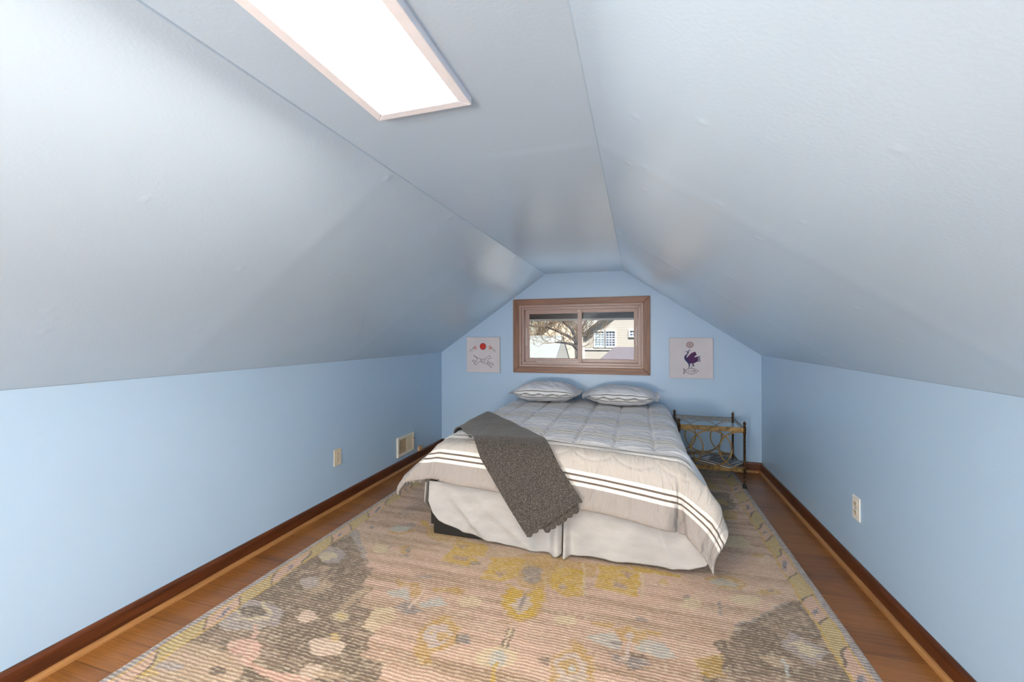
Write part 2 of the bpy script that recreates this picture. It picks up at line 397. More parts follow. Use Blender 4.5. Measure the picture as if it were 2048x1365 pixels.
def uplighter(x, y):  # unseen lamp, added to brighten the ceiling and slopes
    L = tag(empty('fill_lamp', (x, y, 0)), 'added fill lamp with a dark open bowl shining upward, unseen behind the viewpoint', 'lamp')
    mt = simple('lamp_metal', srgb(70, 62, 56), 0.35, 0.8)
    MB().lathe([(0.13, 0), (0.13, 0.015), (0.03, 0.035), (0.012, 0.05)]).build('base', mt, L, smooth=True)
    MB().lathe([(0.011, 0.04), (0.011, 1.02)]).build('pole', mt, L, smooth=True)
    b = MB().lathe([(0.012, 1.0), (0.06, 1.02), (0.13, 1.07), (0.165, 1.13)], seg=32); b.f = b.f[:-2]
    o = b.build('bowl', mt, L, smooth=True, fix=False); o.modifiers.new('t', 'SOLIDIFY').thickness = 0.003
    ld = bpy.data.lights.new('fill_bulb', 'AREA'); ld.shape = 'DISK'; ld.size = 0.22; ld.energy = UP_W; ld.color = (1.0, 0.85, 0.69)
    lo = bpy.data.objects.new('fill_bulb', ld); COL.objects.link(lo); lo.parent = L; lo.location = (0, 0, 1.10); lo.rotation_euler = (PI, 0, 0)
uplighter(-0.85, -1.5)

# ---------------------------------------------------------------- wall fittings
def outlet(side, y, z, mat, label):
    at = XL if side == 'l' else XR; s = 1 if side == 'l' else -1
    o = tag(empty('wall_outlet', (at, y, z)), label, 'outlet')
    def bx(dy0, dy1, dz0, dz1, a, b): return MB().box(min(s*a, s*b), max(s*a, s*b), dy0, dy1, dz0, dz1)
    bx(-0.036, 0.036, -0.058, 0.058, 0, 0.006).build('cover_plate', mat, o, bevel=0.003)
    for c in (0.021, -0.021):
        r = MB(); pts = [(0.016*math.cos(a), c+0.0145*math.sin(a)) for a in np.linspace(0, 2*PI, 20, endpoint=False)]
        r.prism(pts, 'x', s*0.005, s*0.0085); rr = r.build('receptacle', M['ivory'] if side == 'r' else mat, o)
        sl_ = MB(); 
        for dy in (-0.006, 0.006): sl_.box(min(s*0.008, s*0.0092), max(s*0.008, s*0.0092), dy-0.0012, dy+0.0012, c-0.001, c+0.008)
        sl_.prism([(0.0022*math.cos(a), c-0.007+0.0022*math.sin(a)) for a in np.linspace(0, 2*PI, 8, endpoint=False)], 'x', s*0.008, s*0.0092)
        sl_.build('slot', M['slot'], rr)
    MB().prism([(0.003*math.cos(a), 0.003*math.sin(a)) for a in np.linspace(0, 2*PI, 10, endpoint=False)], 'x', s*0.005, s*0.0075).build('screw', M['slot'], o)
    return o
outlet('l', 2.442, 0.345, M['ivory'], 'ivory double outlet low on the wall beside the vent')
outlet('r', 2.452, 0.341, M['white_pl'], 'white double outlet low on the wall opposite the vent')
v = tag(empty('wall_vent', (XL, 3.335, 0.21)), 'off-white heating vent with brown louvres on the wall just above the baseboard', 'vent')
mb = MB(); y0, y1, z0, z1 = -0.14, 0.14, -0.088, 0.088
O = [(y0, z0), (y1, z0), (y1, z1), (y0, z1)]; fw = 0.026; I = [(y0+fw, z0+fw), (y1-fw, z0+fw), (y1-fw, z1-fw), (y0+fw, z1-fw)]
for k in range(4): mb.prism([O[k], O[(k+1) % 4], I[(k+1) % 4], I[k]], 'x', 0, 0.016)
mb.build('vent_frame', simple('offwhite_vent_paint', srgb(222, 218, 206), 0.4, var=0.03), v, bevel=0.003)
MB().box(0, 0.004, y0+0.02, y1-0.02, z0+0.02, z1-0.02).build('vent_back', M['slot'], v)
mb = MB()
for k in range(9):
    yy = y0+0.032+k*0.0125; mb.quad((0.004, yy, z0+fw), (0.012, yy+0.009, z0+fw), (0.012, yy+0.009, z1-fw), (0.004, yy, z1-fw)); 
lv = mb.build('louvre', simple('brown_louvre', srgb(150, 134, 110), 0.5), v, fix=False); lv.modifiers.new('t', 'SOLIDIFY').thickness = 0.0015
MB().box(0.004, 0.013, 0.0, y1-fw, z0+fw, z1-fw).build('damper_plate', simple('cream_damper', srgb(226, 212, 184), 0.45, var=0.05), v, bevel=0.002)
MB().tube([(0.012, y1-0.022, 0.04), (0.026, y1-0.020, 0.03), (0.03, y1-0.018, 0.02)], 0.003, 8).build('lever', simple('brass_lever', srgb(120, 100, 70), 0.4, 0.8), v, smooth=True)
b = tag(empty('wooden_block', (XL, 3.60, 0.085)), 'small tan wooden block standing on the baseboard next to the vent', 'block')
MB().box(0, 0.016, -0.035, 0.03, 0, 0.045).build('block_body', simple('tan_block', srgb(205, 165, 125), 0.5), b, bevel=0.004)
MB().prism([(0.006*math.cos(a), 0.024+0.006*math.sin(a)) for a in np.linspace(0, 2*PI, 12, endpoint=False)], 'x', 0.015, 0.021).build('screw', M['ivory'], b)

# ---------------------------------------------------------------- canvases
g = N('canvas_cloth'); g.set(Roughness=0.85); vv = g.coord(); f = g.noise(vv, 4, 3); g.color(g.ramp(f, [(0.3, srgb(206, 202, 208)), (0.7, srgb(220, 216, 220))]))
g.bump(g.noise(vv, 900, 2), 0.2, 0.0004); M['canvas'] = g.m
INK = simple('black_ink', srgb(52, 42, 46), 0.8); RED = simple('red_paint', srgb(206, 52, 44), 0.7); ORG = simple('orange_paint', srgb(200, 110, 70), 0.7)
NAVY = simple('navy_paint', srgb(34, 44, 96), 0.7, var=0.2, scale=90); PURP = simple('purple_paint', srgb(74, 32, 84), 0.7, var=0.35, scale=120); GRN = simple('dull_green_paint', srgb(96, 104, 96), 0.7)
def canvas(x0, z0, S, label, cat):
    t = 0.028
    c = tag(empty('canvas_print', (x0+S/2, YB, z0)), label, cat, None)
    MB().box(-S/2, S/2, -t, 0, 0, S).build('canvas', M['canvas'], c, bevel=0.003, seg=3)
    def to(u, v): return (u*S-S/2, (1-v)*S)
    def stroke(name, lines, w_, mat, closed=False):
        mb = MB()
        for ln in lines:
            p = [to(*q) for q in ln]; n = len(p)
            for i in range(n-1):
                a = np.array(p[i]); b2 = np.array(p[i+1]); d = b2-a; L = np.hypot(*d)
                if L < 1e-6: continue
                d /= L; nn = np.array([-d[1], d[0]])*w_/2; a = a-d*w_*0.3; b2 = b2+d*w_*0.3
                mb.prism([tuple(a+nn), tuple(b2+nn), tuple(b2-nn), tuple(a-nn)], 'y', -t-0.0007, -t+0.0005)
        return mb.build(name, mat, c)
    def fill(name, poly, mat, d=0.0006):
        return MB().prism([to(*q) for q in poly], 'y', -t-d, -t+0.0005).build(name, mat, c)
    return c, stroke, fill
def circ(cx, cy, r, n=24, ry=None): return [(cx+r*math.cos(a), cy+(ry or r)*math.sin(a)) for a in np.linspace(0, 2*PI, n)]
c, stroke, fill = canvas(-1.7223, 0.8160, 0.3700, 'square canvas print of a running horse beneath a red sun and branches', 'picture')
h = lambda L: [((x-735)/645, (y-240)/680) for x, y in L]
fill('sun_disc', h([(1057+56*math.cos(a), 420+60*math.sin(a)) for a in np.linspace(0, 2*PI, 28, endpoint=False)]), RED)
stroke('sun_outline', [circ((1057-735)/645, (420-240)/680, 0.09)], 0.004, INK)
stroke('horse', [h(l) for l in [
    [(875, 590), (910, 610), (950, 645), (1010, 660), (1060, 668), (1110, 655), (1150, 620), (1175, 595), (1190, 600), (1218, 640), (1205, 650), (1180, 645), (1160, 665), (1145, 700), (1160, 715), (1200, 720), (1240, 740), (1262, 775)],
    [(875, 590), (885, 610), (915, 630), (945, 650), (935, 680), (925, 715), (905, 700), (870, 680), (848, 695), (850, 710), (872, 705), (895, 740), (905, 760), (880, 775)],
    [(905, 760), (925, 775), (960, 740), (985, 715), (1010, 712), (1060, 735), (1120, 755), (1150, 770), (1190, 800), (1215, 825), (1225, 815), (1200, 775), (1150, 750), (1135, 740), (1155, 715)],
    [(1255, 778), (1230, 760), (1190, 740), (1140, 742)], [(1010, 662), (1008, 690), (1012, 712)], [(1100, 660), (1095, 690), (1085, 735)], [(1025, 680), (1040, 715)], [(1045, 678), (1065, 720)], [(925, 715), (900, 730), (880, 740)]]], 0.0032, INK)
tw = []
for s_ in (1, -1):
    f_ = (lambda x, s_=s_: x if s_ == 1 else 2*1052-x)
    tw += [[(f_(x), y) for x, y in l] for l in [[(795, 530), (830, 495), (870, 460), (905, 435)], [(820, 500), (812, 470)], [(860, 465), (862, 425)], [(840, 490), (855, 515)], [(870, 460), (885, 480)]]]
for k_ in (0, 1): stroke('branch', [h(l) for l in tw[k_*5:k_*5+5]], 0.003, GRN)
tw = []
for s_ in (1, -1):
    f_ = (lambda x, s_=s_: x if s_ == 1 else 2*1052-x)
    tw += [[(f_(x), y) for x, y in l] for l in [[(885, 450), (925, 405)], [(890, 452), (945, 425)], [(890, 455), (945, 460)], [(888, 455), (930, 480)], [(885, 450), (905, 400)]]]
for k_ in (0, 1): stroke('blossom', [h(l) for l in tw[k_*5:k_*5+5]], 0.004, ORG)
c, stroke, fill = canvas(0.2870, 0.8075, 0.3690, 'square canvas print of a purple long-necked bird standing on a fish', 'picture')
h = lambda L: [((x-395)/930, (y-270)/850) for x, y in L]
fill('bird_body', h([(800, 760), (770, 720), (765, 690), (810, 650), (870, 590), (950, 558), (985, 625), (940, 655), (935, 680), (1000, 660), (1010, 760), (930, 800), (860, 810), (815, 800)]), PURP)
fill('bird_neck', h([(735, 548), (775, 555), (800, 560), (805, 535), (820, 540), (808, 600), (770, 655), (762, 690), (790, 740), (830, 800), (830, 860), (800, 810), (730, 730), (715, 680), (735, 640), (785, 600), (785, 572), (765, 568)]), NAVY, 0.0009)
for q_ in ([(1000, 670), (1045, 655)], [(1005, 695), (1050, 690)], [(1005, 725), (1050, 720)], [(1010, 755), (1055, 750)]): stroke('tail_feather', [h(q_)], 0.008, NAVY)
for q_ in ([(900, 805), (905, 830), (920, 860)], [(825, 800), (830, 830), (822, 860)]): stroke('thigh', [h(q_)], 0.010, NAVY)
for q_ in ([[(822, 858), (805, 905)], [(822, 860), (835, 905)]], [[(900, 840), (885, 860), (868, 905)]]): stroke('foot', [h(l) for l in q_], 0.0035, NAVY)
stroke('crest', [h([(805, 545), (815, 525), (835, 518), (845, 540), (830, 548)])], 0.0035, NAVY)
stroke('fish', [h(l) for l in [[(745, 960), (790, 920), (850, 905), (920, 910), (980, 935), (1012, 962), (970, 995), (900, 1025), (830, 1025), (780, 1005), (745, 960)],
    [(745, 945), (700, 915), (715, 960), (700, 1030), (745, 985)], [(910, 940), (900, 965), (920, 990)], [(705, 945), (735, 955)], [(705, 990), (735, 975)], [(850, 950), (865, 965)], [(800, 940), (812, 950)], [(800, 980), (815, 972)], [(830, 990), (845, 982)], [(880, 930), (872, 945)], [(875, 1000), (885, 990)]]+[[(940+14*math.cos(a), 960+14*math.sin(a)) for a in np.linspace(0, 2*PI, 12)]]], 0.0035, INK)
stroke('sun_rings', [circ((840-395)/930, (418-270)/850, 0.076, 28, 0.07), circ((840-395)/930, (418-270)/850, 0.052, 24, 0.048), circ((840-395)/930, (418-270)/850, 0.02, 14)], 0.004, simple('rust_ink', srgb(150, 70, 60), 0.8))

# ---------------------------------------------------------------- rug
RUG_SHAPES = [
 ('tan', [(-1.677,1.17),(-1.467,1.181),(-1.396,1.142),(-1.177,1.144),(-1.132,1.052),(-1.738,0.872),(-1.747,0.975)]),
 ('graybrown', [(-1.641,2.156),(-1.455,1.971),(-1.357,1.877),(-1.347,1.824),(-1.282,1.821),(-1.273,1.751),(-1.266,1.68),(-1.194,1.678),(-1.188,1.608),(-1.187,1.55),(-1.095,1.546),(-1.084,1.467),(-1.081,1.433),(-0.998,1.424),(-0.99,1.369),(-0.981,1.3),(-0.885,1.296),(-0.856,1.24),(-0.784,1.111),(-1.285,0.962),(-1.361,1.176),(-1.467,1.181),(-1.677,1.17),(-1.692,1.292),(-1.688,1.382),(-1.691,1.468),(-1.684,1.639),(-1.702,1.835),(-1.695,1.838),(-1.683,2.084),(-1.667,2.178)]),
 ('lavender', [(-1.689,2.111),(-1.641,2.156),(-1.455,1.971),(-1.357,1.877),(-1.414,1.896),(-1.578,2.042)]),
 ('tan', [(-1.235,1.693),(-1.25,1.602),(-1.261,1.515),(-1.218,1.491),(-1.206,1.574),(-1.19,1.661)]),
 ('tan', [(-1.556,1.657),(-1.486,1.688),(-1.386,1.649),(-1.41,1.586),(-1.459,1.554)]),
 ('lavender', [(-1.463,1.645),(-1.452,1.624),(-1.457,1.606),(-1.477,1.594),(-1.505,1.592),(-1.535,1.6),(-1.559,1.617),(-1.571,1.638),(-1.566,1.657),(-1.547,1.67),(-1.517,1.672),(-1.486,1.663)]),
 ('dark', [(-1.479,1.767),(-1.479,1.654),(-1.47,1.549),(-1.463,1.546),(-1.471,1.649),(-1.471,1.762)]),
 ('lavender', [(-1.519,1.889),(-1.499,1.85),(-1.504,1.817),(-1.531,1.797),(-1.574,1.796),(-1.622,1.814),(-1.664,1.846),(-1.687,1.886),(-1.685,1.922),(-1.656,1.944),(-1.61,1.944),(-1.559,1.924)]),
 ('cream', [(-1.649,1.838),(-1.641,1.89),(-1.563,1.888),(-1.549,1.844),(-1.596,1.795)]),
 ('tan', [(-1.5,1.757),(-1.496,1.745),(-1.5,1.734),(-1.513,1.726),(-1.531,1.724),(-1.549,1.729),(-1.563,1.738),(-1.568,1.75),(-1.564,1.762),(-1.551,1.769),(-1.532,1.771),(-1.514,1.766)]),
 ('pinkcream', [(-1.303,1.438),(-1.294,1.421),(-1.297,1.406),(-1.311,1.396),(-1.334,1.395),(-1.358,1.402),(-1.378,1.416),(-1.389,1.434),(-1.386,1.45),(-1.371,1.46),(-1.348,1.461),(-1.323,1.453)]),
 ('cream', [(-1.169,1.478),(-1.163,1.463),(-1.168,1.45),(-1.183,1.441),(-1.203,1.44),(-1.224,1.445),(-1.24,1.457),(-1.246,1.472),(-1.242,1.486),(-1.227,1.495),(-1.206,1.497),(-1.185,1.49)]),
 ('yellowtan', [(-1.183,1.474),(-1.18,1.467),(-1.182,1.46),(-1.189,1.456),(-1.199,1.455),(-1.208,1.458),(-1.216,1.464),(-1.219,1.471),(-1.217,1.478),(-1.21,1.482),(-1.201,1.483),(-1.191,1.48)]),
 ('pinkcream', [(-1.07,1.33),(-1.063,1.306),(-1.075,1.285),(-1.104,1.27),(-1.141,1.265),(-1.178,1.272),(-1.206,1.289),(-1.216,1.313),(-1.205,1.336),(-1.175,1.352),(-1.135,1.356),(-1.097,1.348)]),
 ('yellowtan', [(-1.127,1.366),(-1.121,1.356),(-1.121,1.347),(-1.128,1.341),(-1.139,1.341),(-1.151,1.347),(-1.162,1.356),(-1.168,1.366),(-1.167,1.375),(-1.161,1.381),(-1.15,1.381),(-1.137,1.375)]),
 ('pinkcream', [(-1.063,1.206),(-1.056,1.19),(-1.063,1.175),(-1.081,1.165),(-1.105,1.163),(-1.13,1.168),(-1.149,1.18),(-1.157,1.196),(-1.151,1.212),(-1.133,1.222),(-1.107,1.225),(-1.082,1.219)]),
 ('tan', [(-0.978,1.221),(-0.979,1.21),(-0.996,1.198),(-1.023,1.187),(-1.053,1.181),(-1.08,1.18),(-1.095,1.186),(-1.094,1.196),(-1.078,1.209),(-1.051,1.22),(-1.019,1.226),(-0.993,1.227)]),
 ('lavender', [(-1.439,1.406),(-1.421,1.365),(-1.444,1.326),(-1.501,1.297),(-1.578,1.286),(-1.657,1.295),(-1.719,1.323),(-1.745,1.364),(-1.727,1.408),(-1.665,1.44),(-1.58,1.451),(-1.497,1.438)]),
 ('graybrown', [(-1.519,1.407),(-1.513,1.39),(-1.526,1.374),(-1.554,1.36),(-1.59,1.354),(-1.625,1.357),(-1.65,1.368),(-1.658,1.384),(-1.646,1.402),(-1.616,1.415),(-1.579,1.421),(-1.543,1.418)]),
 ('cream', [(-1.617,1.45),(-1.552,1.406),(-1.493,1.393),(-1.491,1.379),(-1.548,1.366),(-1.614,1.334),(-1.635,1.369),(-1.685,1.377),(-1.671,1.359),(-1.641,1.358),(-1.599,1.317),(-1.527,1.349),(-1.469,1.363),(-1.488,1.405),(-1.553,1.421),(-1.608,1.46)]),
 ('lavender', [(-1.56,1.309),(-1.547,1.291),(-1.55,1.274),(-1.569,1.263),(-1.598,1.26),(-1.63,1.266),(-1.657,1.28),(-1.671,1.299),(-1.669,1.316),(-1.65,1.328),(-1.619,1.331),(-1.586,1.324)]),
 ('pink', [(-1.508,1.328),(-1.481,1.293),(-1.452,1.259),(-1.432,1.259),(-1.459,1.292),(-1.486,1.327)]),
 ('pink', [(-1.374,1.24),(-1.365,1.221),(-1.377,1.202),(-1.405,1.188),(-1.443,1.183),(-1.481,1.187),(-1.509,1.2),(-1.52,1.219),(-1.51,1.238),(-1.481,1.253),(-1.441,1.259),(-1.402,1.254)]),
 ('pink', [(-1.433,1.254),(-1.404,1.21),(-1.402,1.166),(-1.342,1.145),(-1.344,1.195),(-1.376,1.247)]),
 ('pink', [(-1.399,1.159),(-1.338,1.166),(-1.096,1.169),(-0.975,1.146),(-1.151,1.119),(-1.218,1.132)]),
 ('tan', [(-1.518,1.197),(-1.518,1.188),(-1.533,1.177),(-1.56,1.167),(-1.591,1.16),(-1.618,1.159),(-1.635,1.163),(-1.636,1.171),(-1.621,1.182),(-1.594,1.193),(-1.562,1.2),(-1.534,1.201)]),
 ('lavender', [(-1.569,1.085),(-1.564,1.076),(-1.574,1.064),(-1.596,1.055),(-1.624,1.049),(-1.652,1.05),(-1.67,1.055),(-1.676,1.065),(-1.666,1.077),(-1.644,1.086),(-1.615,1.092),(-1.587,1.091)]),
 ('yellowtan', [(-1.618,1.037),(-1.615,1.028),(-1.629,1.016),(-1.656,1.005),(-1.69,0.997),(-1.722,0.996),(-1.742,1.001),(-1.746,1.01),(-1.733,1.022),(-1.705,1.034),(-1.67,1.041),(-1.638,1.042)]),
 ('dark', [(-1.4,1.113),(-1.395,1.105),(-1.4,1.097),(-1.412,1.091),(-1.429,1.088),(-1.446,1.09),(-1.459,1.096),(-1.464,1.104),(-1.46,1.112),(-1.448,1.119),(-1.431,1.121),(-1.413,1.119)]),
 ('graycool', [(-1.053,1.826),(-0.959,1.864),(-0.973,1.819),(-1.032,1.812)]),
 ('olive', [(-1.13,1.783),(-1.089,1.727),(-0.995,1.746),(-1.003,1.776),(-1.077,1.759)]),
 ('pale', [(-1.124,1.671),(-1.046,1.717),(-0.981,1.644),(-1.059,1.651)]),
 ('graycool', [(-1.022,1.583),(-0.999,1.631),(-0.955,1.635),(-0.886,1.592),(-0.954,1.557)]),
 ('pale', [(-0.931,1.643),(-0.869,1.711),(-0.796,1.666),(-0.899,1.616)]),
 ('olive', [(-0.928,1.756),(-0.808,1.806),(-0.793,1.76),(-0.903,1.732)]),
 ('olive', [(-0.951,1.722),(-0.946,1.702),(-0.951,1.684),(-0.966,1.674),(-0.987,1.674),(-1.008,1.683),(-1.024,1.701),(-1.03,1.721),(-1.025,1.74),(-1.01,1.751),(-0.989,1.751),(-0.967,1.74)]),
 ('pinkcream', [(-0.958,1.736),(-0.959,1.674),(-0.962,1.599),(-0.948,1.592),(-0.945,1.666),(-0.943,1.727)]),
 ('pale', [(-1.065,1.487),(-1.068,1.486),(-1.078,1.482),(-1.092,1.478),(-1.106,1.474),(-1.116,1.471),(-1.12,1.471),(-1.117,1.472),(-1.107,1.475),(-1.093,1.479),(-1.079,1.483),(-1.069,1.486)]),
 ('cream', [(-1.104,1.559),(-1.026,1.582),(-0.967,1.516),(-1.02,1.424),(-1.081,1.433),(-1.083,1.474)]),
 ('tan', [(-0.972,1.515),(-0.965,1.495),(-0.97,1.478),(-0.985,1.468),(-1.007,1.467),(-1.029,1.476),(-1.046,1.493),(-1.054,1.512),(-1.049,1.53),(-1.034,1.541),(-1.012,1.541),(-0.989,1.532)]),
 ('olive', [(-0.784,1.607),(-0.686,1.543),(-0.674,1.462),(-0.734,1.397),(-0.718,1.34),(-0.764,1.332),(-0.812,1.397),(-0.845,1.482),(-0.819,1.56)]),
 ('lavpink', [(-0.826,1.522),(-0.762,1.562),(-0.702,1.512),(-0.72,1.455),(-0.759,1.407),(-0.809,1.454)]),
 ('olive', [(-0.765,1.506),(-0.722,1.512),(-0.713,1.482),(-0.744,1.454)]),
 ('lavpink', [(-0.759,1.485),(-0.757,1.471),(-0.761,1.459),(-0.773,1.452),(-0.787,1.451),(-0.802,1.458),(-0.812,1.469),(-0.816,1.483),(-0.811,1.495),(-0.8,1.503),(-0.784,1.503),(-0.77,1.496)]),
 ('yellowtan', [(-0.778,1.492),(-0.776,1.487),(-0.778,1.482),(-0.782,1.479),(-0.788,1.479),(-0.793,1.482),(-0.797,1.487),(-0.799,1.492),(-0.797,1.497),(-0.793,1.5),(-0.787,1.5),(-0.782,1.497)]),
 ('dark', [(-0.692,1.511),(-0.635,1.505),(-0.627,1.476),(-0.674,1.462)]),
 ('graycool', [(-1.328,1.963),(-1.321,2.042),(-1.334,2.053),(-1.341,1.973)]),
 ('pale', [(-1.346,2.251),(-1.341,2.229),(-1.352,2.209),(-1.376,2.196),(-1.406,2.193),(-1.435,2.202),(-1.455,2.219),(-1.46,2.241),(-1.45,2.262),(-1.425,2.276),(-1.394,2.278),(-1.365,2.269)]),
 ('olive', [(-1.441,2.171),(-1.356,2.166),(-1.293,2.246),(-1.309,2.268),(-1.372,2.188),(-1.453,2.194)]),
 ('graycool', [(-1.563,2.211),(-1.559,2.203),(-1.561,2.195),(-1.567,2.191),(-1.576,2.191),(-1.585,2.195),(-1.593,2.202),(-1.597,2.211),(-1.595,2.218),(-1.589,2.222),(-1.58,2.223),(-1.57,2.218)]),
 ('graycool', [(-1.332,2.311),(-1.326,2.293),(-1.329,2.277),(-1.34,2.269),(-1.356,2.269),(-1.374,2.279),(-1.388,2.295),(-1.395,2.313),(-1.392,2.329),(-1.381,2.338),(-1.364,2.338),(-1.346,2.328)]),
 ('cream', [(-1.325,2.009),(-1.316,1.986),(-1.322,1.966),(-1.339,1.954),(-1.364,1.954),(-1.391,1.964),(-1.411,1.983),(-1.421,2.007),(-1.416,2.028),(-1.398,2.04),(-1.372,2.041),(-1.345,2.029)]),
 ('olive', [(-1.189,2.036),(-1.181,2.013),(-1.185,1.994),(-1.2,1.983),(-1.221,1.983),(-1.244,1.995),(-1.262,2.015),(-1.271,2.038),(-1.267,2.058),(-1.252,2.07),(-1.23,2.069),(-1.206,2.057)]),
 ('graycool', [(-1.198,2.034),(-1.192,2.02),(-1.192,2.008),(-1.197,2.002),(-1.207,2.004),(-1.218,2.012),(-1.229,2.025),(-1.235,2.039),(-1.235,2.051),(-1.23,2.057),(-1.22,2.055),(-1.208,2.047)]),
 ('graycool', [(-1.179,1.983),(-1.178,1.976),(-1.182,1.97),(-1.189,1.966),(-1.199,1.965),(-1.209,1.967),(-1.215,1.973),(-1.216,1.98),(-1.212,1.986),(-1.204,1.99),(-1.194,1.991),(-1.185,1.989)]),
 ('yellow', [(-0.997,2.213),(-0.801,2.203),(-0.787,2.093),(-0.845,2.07),(-0.764,2.013),(-0.869,1.971),(-0.988,1.986),(-0.985,2.109)]),
 ('mauve', [(-0.951,2.051),(-0.855,2.061),(-0.857,2.019),(-0.928,2.016)]),
 ('mauve', [(-0.975,2.165),(-0.901,2.173),(-0.933,2.118)]),
 ('graycool', [(-0.77,2.022),(-0.771,2.012),(-0.78,2.002),(-0.795,1.995),(-0.812,1.992),(-0.826,1.996),(-0.834,2.003),(-0.833,2.014),(-0.824,2.024),(-0.809,2.031),(-0.792,2.033),(-0.778,2.03)]),
 ('olive', [(-1.277,2.328),(-0.923,2.263),(-0.98,2.191),(-1.107,2.153),(-1.211,2.222)]),
 ('olive', [(-0.591,2.175),(-0.418,2.202),(-0.291,2.181),(-0.185,2.19),(-0.201,2.058),(-0.246,2.054),(-0.384,2.119),(-0.402,1.998),(-0.403,1.921),(-0.442,1.873),(-0.513,1.888),(-0.576,1.947)]),
 ('tan', [(-0.807,2.201),(-0.612,2.206),(-0.582,2.142),(-0.766,2.087)]),
 ('yellow', [(-0.762,2.077),(-0.601,2.142),(-0.564,2.1),(-0.573,1.938),(-0.636,1.895),(-0.737,1.894),(-0.727,2.052)]),
 ('mauve', [(-0.684,1.966),(-0.629,1.982),(-0.638,1.918)]),
 ('graycool', [(-0.449,2.015),(-0.446,1.973),(-0.457,1.939),(-0.477,1.923),(-0.502,1.926),(-0.526,1.949),(-0.543,1.987),(-0.548,2.03),(-0.538,2.067),(-0.517,2.086),(-0.49,2.081),(-0.465,2.055)]),
 ('olive', [(-0.441,2.103),(-0.445,2.088),(-0.462,2.073),(-0.487,2.062),(-0.513,2.058),(-0.534,2.061),(-0.544,2.072),(-0.541,2.087),(-0.524,2.102),(-0.499,2.114),(-0.472,2.118),(-0.451,2.114)]),
 ('olive', [(-0.594,1.892),(-0.517,1.86),(-0.494,1.84),(-0.465,1.875),(-0.421,1.925),(-0.398,1.868),(-0.396,1.761),(-0.423,1.685),(-0.471,1.642),(-0.529,1.668),(-0.583,1.737),(-0.586,1.812)]),
 ('yellow', [(-0.581,1.887),(-0.514,1.852),(-0.49,1.823),(-0.463,1.867),(-0.427,1.904),(-0.408,1.865),(-0.407,1.765),(-0.431,1.697),(-0.476,1.658),(-0.529,1.683),(-0.574,1.74),(-0.576,1.816)]),
 ('lavpink', [(-0.5,1.838),(-0.463,1.823),(-0.443,1.787),(-0.447,1.738),(-0.486,1.692),(-0.532,1.736),(-0.519,1.789)]),
 ('graycool', [(-0.503,1.837),(-0.499,1.784),(-0.499,1.728),(-0.481,1.723),(-0.481,1.779),(-0.484,1.834)]),
 ('yellow', [(-0.397,2.094),(-0.294,2.113),(-0.248,2.074),(-0.238,1.898),(-0.296,1.868),(-0.384,1.908),(-0.404,1.978)]),
 ('olive', [(-0.287,2.063),(-0.29,2.053),(-0.301,2.043),(-0.317,2.035),(-0.334,2.033),(-0.347,2.036),(-0.353,2.043),(-0.35,2.053),(-0.339,2.063),(-0.323,2.071),(-0.306,2.073),(-0.292,2.07)]),
 ('mauve', [(-0.317,1.942),(-0.318,1.93),(-0.324,1.92),(-0.333,1.914),(-0.344,1.914),(-0.352,1.92),(-0.357,1.93),(-0.356,1.942),(-0.35,1.952),(-0.341,1.958),(-0.33,1.958),(-0.322,1.952)]),
 ('cream', [(-0.278,2.172),(-0.25,2.043),(-0.236,1.882),(-0.226,1.884),(-0.239,2.047),(-0.267,2.178)]),
 ('yellow', [(-0.184,2.179),(-0.041,2.21),(-0.012,2.165),(0.016,2.162),(0.004,1.957),(-0.072,1.96),(-0.189,1.984),(-0.185,2.062)]),
 ('mauve', [(-0.108,2.056),(-0.038,2.029),(-0.057,1.987),(-0.095,2.012)]),
 ('mauve', [(-0.079,2.166),(-0.017,2.153),(-0.038,2.086)]),
 ('cream', [(-0.006,2.197),(0.023,2.122),(0.016,1.957),(0.027,1.959),(0.035,2.129),(0.004,2.213)]),
 ('yellow', [(-0.036,2.222),(0.215,2.206),(0.201,2.175),(0.0,2.17)]),
 ('yellow', [(-1.338,2.382),(-1.275,2.376),(-1.237,2.304),(-1.308,2.33)]),
 ('yellowtan', [(-1.21,2.234),(-1.05,2.229),(-1.116,2.189)]),
 ('dark', [(-0.505,1.606),(-0.501,1.541),(-0.502,1.486),(-0.492,1.484),(-0.491,1.539),(-0.494,1.604)]),
 ('dark', [(-0.483,1.609),(-0.482,1.547),(-0.483,1.492),(-0.473,1.489),(-0.472,1.545),(-0.472,1.607)]),
 ('cream', [(-0.493,1.609),(-0.491,1.544),(-0.493,1.488),(-0.484,1.486),(-0.483,1.542),(-0.484,1.608)]),
 ('brown', [(-0.487,1.644),(-0.49,1.637),(-0.502,1.628),(-0.52,1.621),(-0.539,1.618),(-0.553,1.618),(-0.56,1.622),(-0.557,1.63),(-0.545,1.638),(-0.527,1.645),(-0.508,1.649),(-0.493,1.648)]),
 ('cream', [(-0.421,1.467),(-0.425,1.439),(-0.447,1.414),(-0.483,1.397),(-0.523,1.391),(-0.557,1.4),(-0.577,1.421),(-0.576,1.448),(-0.554,1.475),(-0.516,1.494),(-0.474,1.499),(-0.439,1.489)]),
 ('pale', [(-0.461,1.449),(-0.458,1.428),(-0.466,1.41),(-0.48,1.4),(-0.497,1.401),(-0.514,1.411),(-0.526,1.43),(-0.529,1.452),(-0.522,1.471),(-0.507,1.482),(-0.489,1.481),(-0.472,1.469)]),
 ('yellow', [(-0.497,1.428),(-0.494,1.388),(-0.487,1.325),(-0.471,1.325),(-0.478,1.387),(-0.481,1.426)]),
